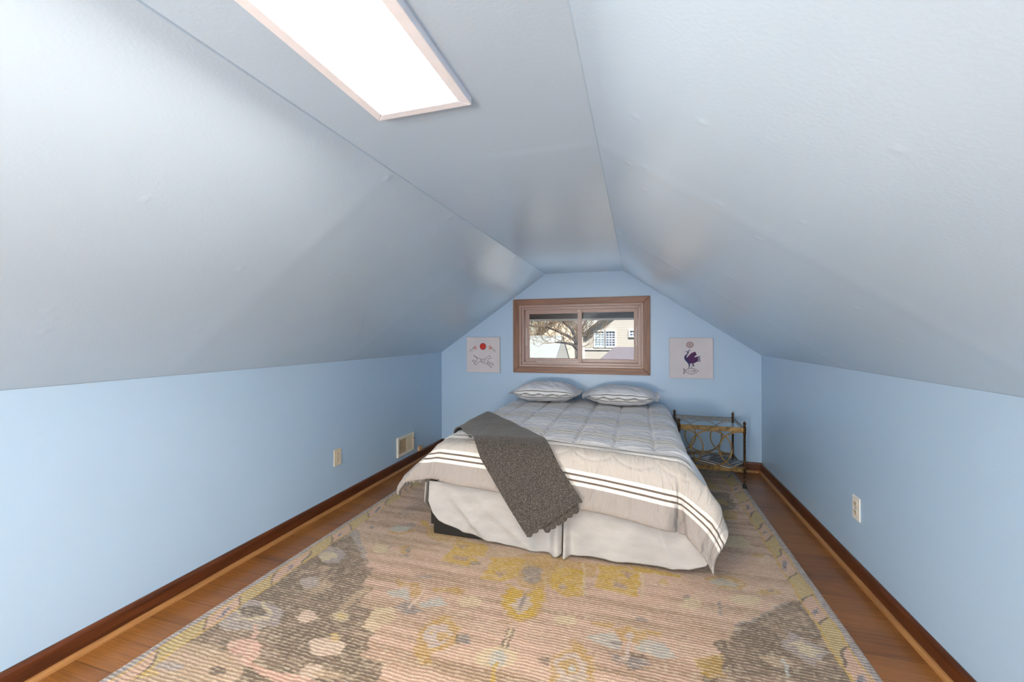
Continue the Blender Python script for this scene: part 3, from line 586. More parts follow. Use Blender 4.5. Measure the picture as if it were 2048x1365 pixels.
 ('tan', [(-0.675,1.475),(-0.675,1.474),(-0.675,1.474),(-0.675,1.474),(-0.675,1.474),(-0.676,1.474),(-0.676,1.474),(-0.676,1.475),(-0.676,1.475),(-0.676,1.475),(-0.675,1.475),(-0.675,1.475)]),
 ('graycool', [(-0.624,1.502),(-0.622,1.487),(-0.627,1.474),(-0.638,1.467),(-0.652,1.467),(-0.666,1.474),(-0.676,1.487),(-0.679,1.502),(-0.674,1.516),(-0.662,1.523),(-0.648,1.523),(-0.633,1.516)]),
 ('cream', [(-0.663,1.73),(-0.663,1.711),(-0.678,1.694),(-0.703,1.682),(-0.732,1.678),(-0.757,1.684),(-0.771,1.698),(-0.772,1.717),(-0.757,1.735),(-0.731,1.748),(-0.701,1.751),(-0.676,1.745)]),
 ('olive', [(-0.771,1.775),(-0.769,1.758),(-0.775,1.744),(-0.788,1.735),(-0.805,1.735),(-0.822,1.743),(-0.833,1.757),(-0.836,1.774),(-0.831,1.789),(-0.817,1.798),(-0.799,1.799),(-0.783,1.79)]),
 ('olive', [(-0.479,1.315),(-0.486,1.301),(-0.51,1.286),(-0.545,1.272),(-0.583,1.264),(-0.614,1.263),(-0.629,1.271),(-0.624,1.284),(-0.6,1.3),(-0.563,1.314),(-0.524,1.322),(-0.493,1.323)]),
 ('olive', [(-0.239,1.617),(-0.196,1.592),(-0.15,1.525),(-0.143,1.415),(-0.278,1.375),(-0.304,1.442),(-0.296,1.51),(-0.249,1.564)]),
 ('lavpink', [(-0.225,1.554),(-0.173,1.507),(-0.166,1.408),(-0.248,1.384),(-0.295,1.482),(-0.257,1.533)]),
 ('olive', [(-0.221,1.521),(-0.189,1.466),(-0.241,1.435),(-0.279,1.476)]),
 ('pale', [(-0.23,1.496),(-0.205,1.466),(-0.239,1.451)]),
 ('dark', [(-0.36,1.485),(-0.307,1.498),(-0.308,1.462),(-0.333,1.462)]),
 ('pale', [(-0.199,1.654),(-0.099,1.701),(-0.075,1.665),(-0.047,1.615),(-0.102,1.608),(-0.165,1.629)]),
 ('graycool', [(-0.131,1.649),(-0.053,1.653),(-0.056,1.634),(-0.095,1.637)]),
 ('graycool', [(-0.105,1.584),(-0.051,1.583),(-0.069,1.533)]),
 ('dark', [(-0.026,1.613),(0.031,1.613),(0.026,1.54),(-0.037,1.521)]),
 ('olive', [(-0.1,1.717),(-0.028,1.759),(0.042,1.713),(0.028,1.659),(-0.061,1.657)]),
 ('lavpink', [(-0.035,1.717),(-0.038,1.64),(-0.041,1.564),(-0.027,1.566),(-0.024,1.642),(-0.02,1.72)]),
 ('lavpink', [(-0.012,1.703),(-0.015,1.693),(-0.022,1.684),(-0.032,1.678),(-0.041,1.678),(-0.049,1.683),(-0.052,1.692),(-0.049,1.702),(-0.042,1.711),(-0.032,1.717),(-0.022,1.717),(-0.015,1.712)]),
 ('graycool', [(-0.035,1.868),(-0.011,1.836),(0.054,1.811),(0.008,1.798)]),
 ('olive', [(-0.194,1.738),(-0.088,1.755),(-0.104,1.722),(-0.178,1.718)]),
 ('cream', [(-0.237,1.733),(-0.241,1.717),(-0.258,1.701),(-0.283,1.69),(-0.309,1.686),(-0.329,1.691),(-0.338,1.702),(-0.334,1.718),(-0.317,1.734),(-0.292,1.746),(-0.266,1.749),(-0.245,1.745)]),
 ('pale', [(0.022,1.694),(0.103,1.691),(0.148,1.639),(0.077,1.609),(-0.005,1.631)]),
 ('olive', [(0.014,1.75),(0.102,1.755),(0.087,1.726),(0.018,1.727)]),
 ('graycool', [(0.046,1.579),(0.039,1.563),(0.022,1.548),(-0.001,1.537),(-0.024,1.534),(-0.041,1.539),(-0.047,1.552),(-0.041,1.568),(-0.024,1.584),(-0.001,1.595),(0.023,1.598),(0.04,1.592)]),
 ('graybrown', [(0.646,2.12),(0.696,2.143),(0.703,2.094),(0.701,1.94),(0.706,1.704),(0.704,1.516),(0.147,1.35),(0.217,1.559),(0.214,1.647),(0.285,1.686),(0.288,1.776),(0.353,1.782),(0.366,1.848),(0.412,1.898),(0.507,1.971)]),
 ('graycool', [(0.367,1.834),(0.413,1.891),(0.508,1.968),(0.646,2.112),(0.646,2.128),(0.508,1.983),(0.412,1.905),(0.363,1.846)]),
 ('olive', [(0.197,1.648),(0.296,1.701),(0.29,1.58),(0.222,1.56)]),
 ('lavender', [(0.526,1.807),(0.594,1.908),(0.688,1.818),(0.61,1.73),(0.562,1.768)]),
 ('cream', [(0.568,1.833),(0.599,1.858),(0.658,1.815),(0.626,1.769),(0.596,1.787)]),
 ('tan', [(0.422,1.721),(0.512,1.759),(0.545,1.716),(0.46,1.685)]),
 ('pale', [(0.495,1.731),(0.501,1.7),(0.49,1.638),(0.502,1.645),(0.515,1.71),(0.509,1.745)]),
 ('olive', [(0.314,2.204),(0.384,2.261),(0.443,2.257),(0.512,2.211),(0.469,2.154),(0.383,2.139)]),
 ('pale', [(0.334,2.189),(0.372,2.226),(0.426,2.226),(0.471,2.189),(0.439,2.16),(0.357,2.165)]),
 ('olive', [(0.647,2.188),(0.636,2.173),(0.611,2.157),(0.581,2.145),(0.553,2.14),(0.534,2.143),(0.529,2.153),(0.54,2.168),(0.564,2.184),(0.595,2.196),(0.624,2.202),(0.643,2.199)]),
 ('dark', [(0.61,2.189),(0.606,2.181),(0.599,2.175),(0.591,2.17),(0.584,2.17),(0.579,2.174),(0.579,2.18),(0.583,2.188),(0.59,2.195),(0.598,2.199),(0.606,2.2),(0.61,2.196)]),
 ('graycool', [(0.348,2.031),(0.332,1.927),(0.345,1.932),(0.361,2.036)]),
 ('graycool', [(0.232,2.019),(0.229,2.006),(0.222,1.995),(0.214,1.989),(0.206,1.99),(0.201,1.998),(0.2,2.01),(0.204,2.024),(0.211,2.035),(0.219,2.041),(0.227,2.04),(0.232,2.032)]),
 ('cream', [(0.284,1.995),(0.275,1.973),(0.256,1.954),(0.233,1.942),(0.211,1.941),(0.195,1.95),(0.191,1.968),(0.199,1.99),(0.218,2.01),(0.243,2.022),(0.266,2.024),(0.281,2.014)]),
 ('yellowtan', [(0.144,2.122),(0.139,2.108),(0.13,2.096),(0.117,2.089),(0.105,2.089),(0.096,2.095),(0.093,2.107),(0.097,2.121),(0.107,2.133),(0.12,2.141),(0.132,2.141),(0.141,2.134)]),
 ('cream', [(0.534,2.095),(0.521,2.074),(0.495,2.054),(0.463,2.04),(0.433,2.035),(0.413,2.042),(0.408,2.058),(0.421,2.08),(0.447,2.101),(0.48,2.115),(0.511,2.12),(0.53,2.112)]),
 ('pinkcream', [(0.688,2.496),(0.676,2.468),(0.657,2.445),(0.637,2.433),(0.621,2.434),(0.612,2.449),(0.614,2.474),(0.626,2.503),(0.645,2.527),(0.665,2.54),(0.682,2.538),(0.691,2.522)]),
 ('olive', [(0.66,2.519),(0.653,2.506),(0.639,2.493),(0.622,2.485),(0.608,2.484),(0.599,2.49),(0.597,2.501),(0.604,2.514),(0.618,2.527),(0.635,2.535),(0.65,2.536),(0.659,2.53)]),
 ('graycool', [(-1.451,2.229),(-1.412,2.269),(-1.383,2.295),(-1.328,2.267),(-1.333,2.287),(-1.395,2.317),(-1.428,2.29),(-1.467,2.249)]),
 ('pale', [(-1.349,2.26),(-1.348,2.243),(-1.361,2.227),(-1.386,2.215),(-1.415,2.211),(-1.441,2.216),(-1.458,2.228),(-1.46,2.244),(-1.447,2.261),(-1.422,2.273),(-1.392,2.277),(-1.365,2.272)]),
 ('olive', [(-1.434,2.182),(-1.349,2.174),(-1.302,2.21),(-1.312,2.224),(-1.358,2.189),(-1.442,2.196)]),
 ('graycool', [(-1.558,2.21),(-1.553,2.2),(-1.554,2.191),(-1.559,2.187),(-1.569,2.187),(-1.579,2.192),(-1.588,2.201),(-1.593,2.211),(-1.592,2.22),(-1.586,2.225),(-1.577,2.224),(-1.567,2.219)]),
]

RC = {'pink': (226, 182, 164), 'pinkcream': (222, 198, 178), 'lavpink': (200, 184, 178), 'lavender': (172, 162, 160), 'tan': (190, 166, 138), 'graybrown': (134, 120, 104),
      'cream': (218, 202, 164), 'yellowtan': (206, 176, 110), 'dark': (112, 98, 86), 'graycool': (142, 134, 132), 'olive': (186, 154, 84), 'pale': (186, 188, 182),
      'mauve': (168, 142, 134), 'yellow': (204, 166, 50), 'brown': (158, 122, 92)}
RC['yellow'] = (202, 164, 20); RC['olive'] = (188, 150, 68); RC['graybrown'] = (102, 90, 76)
RX0, RX1, RY0, RY1 = -1.785, 0.812, 0.42, 4.02
nx, ny = 460, 640
X, Y = np.meshgrid(np.linspace(RX0, RX1, nx), np.linspace(RY0, RY1, ny))
lin = lambda c: np.array(srgb(*c)[:3])
# woven sampling: shapes are ragged along the rows
row = np.floor(Y/0.0125)
jx = (_hash(row, row*0, 5)-0.5)*0.018+fbm(X/0.05, Y/0.03, 21, 2)*0.022
jy = fbm(X/0.06, Y/0.05, 31, 2)*0.018
SX, SY = X+jx, Y+jy
pink = lin((214, 180, 160)); brownl = lin((166, 138, 114))
st = np.clip(fbm(X/0.45, Y/0.035, 41, 3)*2.4+0.42, 0, 1)[..., None]
C = pink*(1-st)+brownl*st
st2 = np.clip(fbm(X/0.7, Y/0.35, 51, 2)*2.6+0.2, 0, 1)[..., None]; C = C*(1-0.35*st2)+lin((208, 182, 158))*0.35*st2
# far side under/behind the bed repeats the dark fields
def inside(poly, x, y):
    r = np.zeros(x.shape, bool); n = len(poly); j = n-1
    for i in range(n):
        xi, yi = poly[i]; xj, yj = poly[j]
        if yi != yj: r ^= ((yi > y) != (yj > y)) & (x < (xj-xi)*(y-yi)/(yj-yi)+xi)
        j = i
    return r
far = [('olive', [(0.42, 2.9), (0.6, 2.95), (0.66, 3.1), (0.5, 3.12)]), ('yellowtan', [(0.3, 3.45), (0.62, 3.5), (0.55, 3.75), (0.35, 3.7)]), ('cream', [(0.45, 2.55), (0.62, 2.6), (0.6, 2.72), (0.42, 2.7)]),
       ('graybrown', [(0.3, 2.95), (0.66, 3.15), (0.66, 3.45), (0.3, 3.4)]), ('olive', [(0.5, 3.2), (0.62, 3.2), (0.6, 3.3), (0.5, 3.3)]), ('graybrown', [(-1.69, 3.2), (-1.3, 3.4), (-1.3, 3.9), (-1.69, 3.9)])]
for cn, poly in RUG_SHAPES+far:
    px = [p[0] for p in poly]; py = [p[1] for p in poly]
    bx0, bx1, by0, by1 = min(px)-0.04, max(px)+0.04, min(py)-0.04, max(py)+0.04
    i0, i1 = np.searchsorted(Y[:, 0], [by0, by1]); j0, j1 = np.searchsorted(X[0], [bx0, bx1])
    if i1 <= i0 or j1 <= j0: continue
    small = min(max(px)-min(px), max(py)-min(py)) < 0.05
    k = 0.45 if small else 1.0
    m = inside(poly, (X+jx*k)[i0:i1, j0:j1], (Y+jy*k)[i0:i1, j0:j1])
    a = m*(0.86 if cn not in ('tan', 'olive', 'cream') else 0.72)
    mot = np.clip(vnoise(X[i0:i1, j0:j1]/0.035, Y[i0:i1, j0:j1]/0.012, 300)*1.5+vnoise(X[i0:i1, j0:j1]/0.12, Y[i0:i1, j0:j1]/0.10, 310)*1.1-0.45, 0.35, 1); a = a*(0.6+0.4*mot)
    C[i0:i1, j0:j1] = C[i0:i1, j0:j1]*(1-a[..., None])+lin(RC[cn])*a[..., None]
# rows of undyed yarn flecks
fl = (vnoise(X/0.016, row*3.7, 61) > 0.66) & (_hash(row, row*0, 8) > 0.3)
C = np.where(fl[..., None], C*0.72+lin((226, 208, 180))*0.28, C)
# border
def band(d0, d1): return lambda D: (D >= d0) & (D < d1)
wob = 0.004*np.sin(Y*23)+0.003*np.sin(X*19+1)
D = np.minimum(np.minimum(X-RX0, RX1-X), RY1-Y)+wob; D = np.minimum(D, Y-RY0)
S = np.where(np.minimum(X-RX0, RX1-X) < (RY1-Y), Y, X)
ph = (S+0.02*np.sin(S*9))/0.185; cell = np.floor(ph+np.clip((D-0.045)/0.075, 0, 1)*0.55+0.08*np.sin(S*40)); fr_ = ph+np.clip((D-0.045)/0.075, 0, 1)*0.55+0.08*np.sin(S*40)-cell
bc = np.where((cell % 2 == 0)[..., None], lin((196, 174, 124)), lin((212, 176, 154)))
bc = np.where(((fr_ < 0.06) | (fr_ > 0.97))[..., None], lin((122, 108, 98)), bc)
fx = (fr_-0.5)*0.185; fy = D-0.082; rr = np.hypot(fx, fy); an = np.arctan2(fy, fx)
fm = (rr < 0.018+0.008*np.cos(5*an)) & (cell % 2 == 1); bc = np.where(fm[..., None], lin((150, 148, 158)), bc); bc = np.where(((rr < 0.012) & (rr > 0.006) & (cell % 2 == 1))[..., None], lin((104, 98, 108)), bc)
C = np.where((D < 0.118)[..., None], bc, C)
yl = ((D > 0.040) & (D < 0.047)) | ((D > 0.108) & (D < 0.117)); C = np.where(yl[..., None], lin((204, 168, 88)), C)
spk = _hash(np.floor(X/0.012), np.floor(Y/0.012), 77)[..., None]
C = np.where((D < 0.036)[..., None], lin((172, 164, 162))*(0.78+0.4*spk), C)
C = C*(1+0.16*(vnoise(X/0.012, Y/0.010, 71)-0.5))[..., None]
Zr = 0.012+0.0012*fbm(X/0.02, Y/0.012, 91, 2)-0.010*np.clip(1-np.minimum(np.minimum(X-RX0, RX1-X), np.minimum(Y-RY0, RY1-Y))/0.008, 0, 1)
g = N('rug_wool'); g.set(Roughness=0.95); g.b.inputs['Specular IOR Level'].default_value = 0.1; g.b.inputs['Sheen Weight'].default_value = 0.15
at = g.n('ShaderNodeVertexColor'); at.layer_name = 'Col'
v1 = g.coord((1, 1, 1)); sep = g.n('ShaderNodeSeparateXYZ'); g.l(v1, sep.inputs[0])
wob_ = g.noise(g.coord((5, 2, 1)), 3, 2)
rowp = g.math('MULTIPLY', g.math('ADD', sep.outputs[1], g.math('MULTIPLY', wob_, 0.016)), 2*PI/0.0145)
rw = g.math('SINE', rowp); rw01 = g.math('ADD', g.math('MULTIPLY', rw, 0.5), 0.5)
brk = g.noise(g.coord((18, 60, 1)), 3.0, 3, 0.6)
lines = g.math('MULTIPLY', g.ramp(rw01, [(0.72, (0, 0, 0, 1)), (0.95, (1, 1, 1, 1))]), g.ramp(brk, [(0.42, (0, 0, 0, 1)), (0.58, (1, 1, 1, 1))]))
knots = g.noise(g.coord((260, 200, 1)), 1.0, 2, 0.6)
cc = g.mix(g.ramp(knots, [(0.35, (0, 0, 0, 1)), (0.65, (1, 1, 1, 1))]), g.mix(0.42, at.outputs[0], srgb(104, 88, 70), 'MULTIPLY'), at.outputs[0])
dk = g.math('MULTIPLY', g.ramp(rw01, [(0.05, (1, 1, 1, 1)), (0.35, (0, 0, 0, 1))]), 0.34)
cc = g.mix(dk, cc, srgb(96, 78, 62)); cc = g.mix(g.math('MULTIPLY', lines, 0.5), cc, srgb(236, 220, 194))
g.color(cc); g.bump(g.math('ADD', g.math('MULTIPLY', knots, 1.0), g.math('MULTIPLY', rw01, 0.6)), 0.7, 0.004)
rug = grid_mesh('area_rug', np.stack([X, Y, Zr], -1), g.m, col=C, smooth=True)
tag(rug, 'large faded wool rug in pink, brown and mustard lying under the bed', 'rug')

# ---------------------------------------------------------------- bed
BX0, BX1, BY0, BY1, RT = -1.184, 0.257, 2.235, 4.055, 0.013
bed = tag(empty('bed', ((BX0+BX1)/2, BY0, RT)), 'double bed on a black box base standing on the rug, covered by bedding', 'bed')
bi = Matrix.Translation(bed.location).inverted()
def bp(mb, name, mat, bev=0.004):
    o = mb.build(name, mat, bed, bevel=bev); o.matrix_parent_inverse = bi; return o
bp(MB().box(BX0+0.012, BX1-0.012, BY0+0.012, BY1-0.01, RT, RT+0.07), 'plinth', M['black'])
bp(MB().box(BX0, BX1, BY0, BY0+0.02, RT+0.06, 0.22), 'front_panel', M['black']); bp(MB().box(BX0, BX0+0.02, BY0+0.0205, BY1, RT+0.06, 0.22), 'side_panel', M['black']); bp(MB().box(BX1-0.02, BX1, BY0+0.0205, BY1, RT+0.06, 0.22), 'side_panel', M['black'])
bp(MB().box(BX0+0.02, BX1-0.02, BY0+0.021, BY1, 0.20, 0.33), 'box_spring', M['mattress'], 0.02)
bp(MB().box(BX0+0.03, BX1-0.03, BY0+0.03, BY1, 0.331, 0.485), 'mattress', M['mattress'], 0.05)

# cloth laid over the bed: cloth coordinates (u,v) -> place
IX0, IX1, IY0 = -1.100, 0.180, 2.310; RHO = 0.108; TOPZ = 0.560
AZ = np.radians([-180, -90, -70, -45, -20, 0, 12, 28, 45, 62, 80, 95, 180])
AL = np.radians([26, 28, 42, 52, 34, 15, 15, 22, 34, 42, 36, 26, 16])
TK = np.array([0.0, 0.2, 0.6, 0.9, 0.4, 0.1, 0.1, 0.3, 1.2, 1.7, 1.0, 0.5, 0.5])
def drape(U, V):
    cx = np.clip(U, IX0, IX1); cy = np.maximum(V, IY0)
    ox = U-cx; oy = V-cy; r = np.hypot(ox, oy); n = np.stack([ox, oy], -1)/(r[..., None]+1e-9)
    az = np.arctan2(ox, -oy+1e-9); az = np.where(r < 1e-6, 0, az)
    # close to the foot corners the drape direction eases in along the sides
    al = np.interp(az, AZ, AL); tk = np.interp(az, AZ, TK)
    tl = np.clip(1-(V-IY0)/0.55, 0, 1)**1.0
    al = np.where((np.abs(az) > 1.5), al+tl*np.where(az < 0, np.radians(4), np.radians(4)), al)
    al = np.where(np.abs(az) > 1.5, al*np.clip(1-(V-2.5)/0.9, 0.05, 1), al)
    # along the front the left end flares more
    e = np.clip(1-(U-IX0)/0.35, 0, 1)*(oy < 0)*(ox == 0); al = al+e*e*np.radians(10)
    K = 36; h = 0*r; z = 0*r; ds = r/K; r1 = RHO*1.35
    for k in range(K):
        s = (k+0.5)*ds; a = al-tk*np.maximum(s-r1, 0)
        th = np.minimum(s/RHO, PI/2-a); h = h+np.cos(th)*ds; z = z+np.sin(th)*ds
    crown = 0.018*np.clip((IX1-cx)*(cx-IX0)/0.41, 0, 1)
    head = np.clip((V-3.5)/0.5, 0, 1)*0.0
    P = np.stack([cx+n[..., 0]*h, cy+n[..., 1]*h, TOPZ+crown+head-z], -1)
    return P, r, az
SEAMS = [-1.00, -0.78, -0.565, -0.345, -0.122, 0.095]
def bulk(U, V, r, az):
    """low-frequency relief shared by everything lying on the bed"""
    T = (IY0-V)-0.085*U
    hang = np.clip((r-0.10)/0.25, 0, 1); front = hang*(V < IY0)
    d = 0.010*fbm(U/0.30, V/0.30, 7, 2)
    d = d+front*(0.010*np.sin(U*2*PI/0.36+0.8)+0.012*fbm(U/0.12, V/0.4, 12, 2))
    side = hang*((U > IX1) | (U < IX0))
    d = d+side*(0.016*np.sin(V*2*PI/0.42+0.5))*np.clip(1-(V-2.7)/0.6, 0, 1)
    d = d-0.046*hang*np.exp(-((az-np.radians(9))/np.radians(5))**2)*(r > 0)*(U > IX1)
    d = d+0.016*hang*np.exp(-((az-np.radians(55))/np.radians(14))**2)*(U > IX1)
    d = d+0.022*hang*np.exp(-((U-0.13)/0.06)**2)*(V < IY0)
    d = d-0.020*hang*np.exp(-((az+np.radians(30))/np.radians(10))**2)*(U < IX0)*(V < IY0)
    return d
def fine(U, V, r, az):
    T = (IY0-V)-0.085*U
    sd = np.min(np.abs(np.stack([U-s for s in SEAMS])+0.012*np.clip(V-IY0, -1, 2)[None]*0), axis=0)
    top = np.clip((IY0+0.06-V)/-0.05, 0, 1)
    d = -0.013*np.exp(-(sd/0.010)**2)*top+0.010*np.clip(sd/0.11, 0, 1)**0.6*top
    # transverse seam where the quilting stops, then rounded lobes over the edge
    d = d-0.009*np.exp(-((T-0.012)/0.007)**2)*np.clip(1-hangf(r), 0, 1)
    w1 = fbm(U/0.11+fbm(U/0.3, V/0.3, 5)*2, V/0.020, 15, 2); w1 = np.sign(w1)*np.abs(w1*2)**1.3*0.5; d = d+0.0125*w1*top
    onside = ((U > IX1) | (U < IX0))*(V > IY0)
    w3 = fbm(U/0.13, V/0.035, 19, 2); d = d+0.007*w3*onside
    fr = (V < IY0)
    w2 = fbm(U/0.045+fbm(U/0.2, V/0.2, 77, 2)*2, V/0.16, 25, 3); d = d+0.020*w2*fr*hangf(r)+0.004*fbm(U/0.06, V/0.06, 28, 3)*fr
    lob = np.abs(((U+1.0)/0.22) % 1-0.5)*2; arc = 0.035+0.075*np.sqrt(np.clip(1-lob**2, 0, 1))
    d = d-0.006*np.exp(-((T-arc)/0.006)**2)*(V < IY0+0.08)*(U < IX1+0.1)
    return d
def hangf(r): return np.clip((r-0.06)/0.2, 0, 1)
TMAX = 0.372
us = np.linspace(IX0-0.36, IX1+0.40, 250); vs_ = np.linspace(4.02, IY0-0.5, 262)
# the foot hem is slightly skewed to the bed: v runs to V = IY0 - TMAX - 0.085 u
Ug = np.tile(us, (262, 1)); fr01 = np.linspace(0, 1, 262)[:, None]
Vend = IY0-TMAX-0.085*us[None, :]
Vend = Vend+0.02*np.exp(-((us[None, :]+1.2)/0.15)**2)
Vg = 4.02+(Vend-4.02)*fr01
Pb, rr_, az_ = drape(Ug, Vg); Nn = normals(Pb)
if Nn[20, 120, 2] < 0: Nn = -Nn
dd = bulk(Ug, Vg, rr_, az_)+fine(Ug, Vg, rr_, az_)
edge = np.minimum(np.minimum(Ug-us[0], us[-1]-Ug), Vg-Vend)
dd = dd-0.010*np.clip(1-edge/0.02, 0, 1)
Pc = Pb+Nn*dd[..., None]; Pc[..., 2] = np.maximum(Pc[..., 2], 0.045)
Tg = (IY0-Vg)-0.085*Ug
def stripe_mat(name):
    g = N(name); g.set(Roughness=0.9); g.b.inputs['Specular IOR Level'].default_value = 0.15; g.b.inputs['Sheen Weight'].default_value = 0.1
    uvn = g.n('ShaderNodeUVMap'); sep = g.n('ShaderNodeSeparateXYZ'); g.l(uvn.outputs[0], sep.inputs[0])
    t = g.math('DIVIDE', g.math('ADD', sep.outputs[1], 1.9), 2.5)
    W = srgb(238, 236, 233); G1 = srgb(200, 194, 187); DK = srgb(110, 98, 88); TP = srgb(166, 159, 154); LG = srgb(252, 252, 254); GB = srgb(240, 242, 248)
    stops = [(-1.9, LG), (-1.62, GB), (-1.55, LG), (-1.33, GB), (-1.27, W), (-1.12, GB), (-1.07, LG), (-0.90, GB), (-0.85, W), (-0.66, GB), (-0.60, LG), (-0.44, GB), (-0.37, W), (-0.22, GB), (-0.13, LG),
             (-0.055, W), (-0.040, DK), (-0.034, W), (-0.014, DK), (-0.006, W), (0.010, G1), (0.178, W), (0.196, DK), (0.206, W), (0.226, DK), (0.237, W), (0.256, TP)]
    st = g.ramp(t, [((a+1.9)/2.5, c) for a, c in stops], 'CONSTANT')
    mp = g.n('ShaderNodeMapping'); g.l(uvn.outputs[0], mp.inputs[0]); mp.inputs['Scale'].default_value = (300, 40, 1)
    n1 = g.noise(mp.outputs[0], 1, 3, 0.6)
    mp2 = g.n('ShaderNodeMapping'); g.l(uvn.outputs[0], mp2.inputs[0]); mp2.inputs['Scale'].default_value = (40, 420, 1)
    n2 = g.noise(mp2.outputs[0], 1, 3, 0.6)
    def crease(sc, scale, det):
        m_ = g.n('ShaderNodeMapping'); g.l(uvn.outputs[0], m_.inputs[0]); m_.inputs['Scale'].default_value = sc
        x = g.n('ShaderNodeTexNoise'); x.inputs['Scale'].default_value = scale; x.inputs['Detail'].default_value = det; x.inputs['Distortion'].default_value = 0.6; g.l(m_.outputs[0], x.inputs['Vector']); return x.outputs['Fac']
    ctop = crease((7, 34, 1), 1.4, 4); cfr = crease((17, 5.5, 1), 1.3, 4)
    isf = g.ramp(g.math('ADD', sep.outputs[1], 0.5), [(0.49, (0, 0, 0, 1)), (0.53, (1, 1, 1, 1))])
    wrk = g.n('ShaderNodeMix'); g.l(isf, wrk.inputs[0]); g.l(ctop, wrk.inputs[2]); g.l(cfr, wrk.inputs[3])
    c = g.mix(g.math('MULTIPLY', g.math('ADD', n1, n2), 0.09), st, srgb(120, 112, 106), 'MULTIPLY')
    g.color(c); g.bump(g.math('ADD', g.math('MULTIPLY', g.math('ADD', n1, n2), 0.04), wrk.outputs[0]), 0.9, 0.022); return g.m
M['stripe'] = stripe_mat('striped_linen')
cf = grid_mesh('comforter', Pc, M['stripe'], uv=np.stack([Ug, Tg], -1)); 
md = cf.modifiers.new('thickness', 'SOLIDIFY'); md.thickness = 0.016; md.offset = -1 if normals(Pc)[20, 120, 2] > 0 else 1
tag(cf, 'quilted grey and white striped comforter spread over the bed', 'comforter')

# ---------------------------------------------------------------- grey throw blanket (same drape, folded double)
g = N('grey_felt'); g.set(Roughness=1.0); g.b.inputs['Specular IOR Level'].default_value = 0.05; g.b.inputs['Sheen Weight'].default_value = 0.25
v1 = g.coord(); f1 = g.noise(v1, 260, 3, 0.7); f2 = g.noise(v1, 12, 2)
c = g.ramp(f1, [(0.3, srgb(30, 28, 28)), (0.5, srgb(66, 62, 59)), (0.7, srgb(138, 130, 120))]); c = g.mix(g.math('MULTIPLY', f2, 0.3), c, srgb(60, 58, 58)); g.color(c); g.bump(f1, 0.6, 0.002); M['felt'] = g.m
bl = tag(empty('throw_blanket', (-0.75, 2.3, 0.57)), 'dark grey felt throw with scalloped hem laid diagonally across the bed corner', 'blanket')
bli = Matrix.Translation(bl.location).inverted()
def strip(name, C0, wv, lv, W, L, off, scal, nw=60, nl=210, fold=True):
    a = np.linspace(0, 1, nw)[None, :]; b = np.linspace(0, 1, nl)[:, None]
    wv = np.array(wv)/np.hypot(*wv); lv = np.array(lv)/np.hypot(*lv)
    sc = scal*np.abs(np.sin(a*W/0.036*PI)); along = b*L+sc*(1-b)**6
    U = C0[0]+wv[0]*a*W+lv[0]*along; V = C0[1]+wv[1]*a*W+lv[1]*along
    P, r, az = drape(U, V); n = normals(P)
    if n[nl//2, nw//2, 2] < 0: n = -n
    d = off+bulk(U, V, r, az)+0.005*fbm(U/0.08, V/0.08, 45, 3)
    d = d+0.008*np.clip((r-0.3)/0.2, 0, 1)
    P = P+n*d[..., None]
    o = grid_mesh(name, P, M['felt'], bl); o.matrix_parent_inverse = bli
    m_ = o.modifiers.new('thickness', 'SOLIDIFY'); m_.thickness = 0.007; m_.offset = 0
    return o
WV, LV = (0.784, 0.600), (-0.621, 0.784)
strip('blanket_fold', (-0.545, IY0-0.505), WV, LV, 0.345, 1.62, 0.036, -0.010)
strip('under_layer', (-0.545+0.784*0.10+0.012, IY0-0.505+0.60*0.10-0.030), WV, LV, 0.215, 1.50, 0.024, -0.010, nw=40)

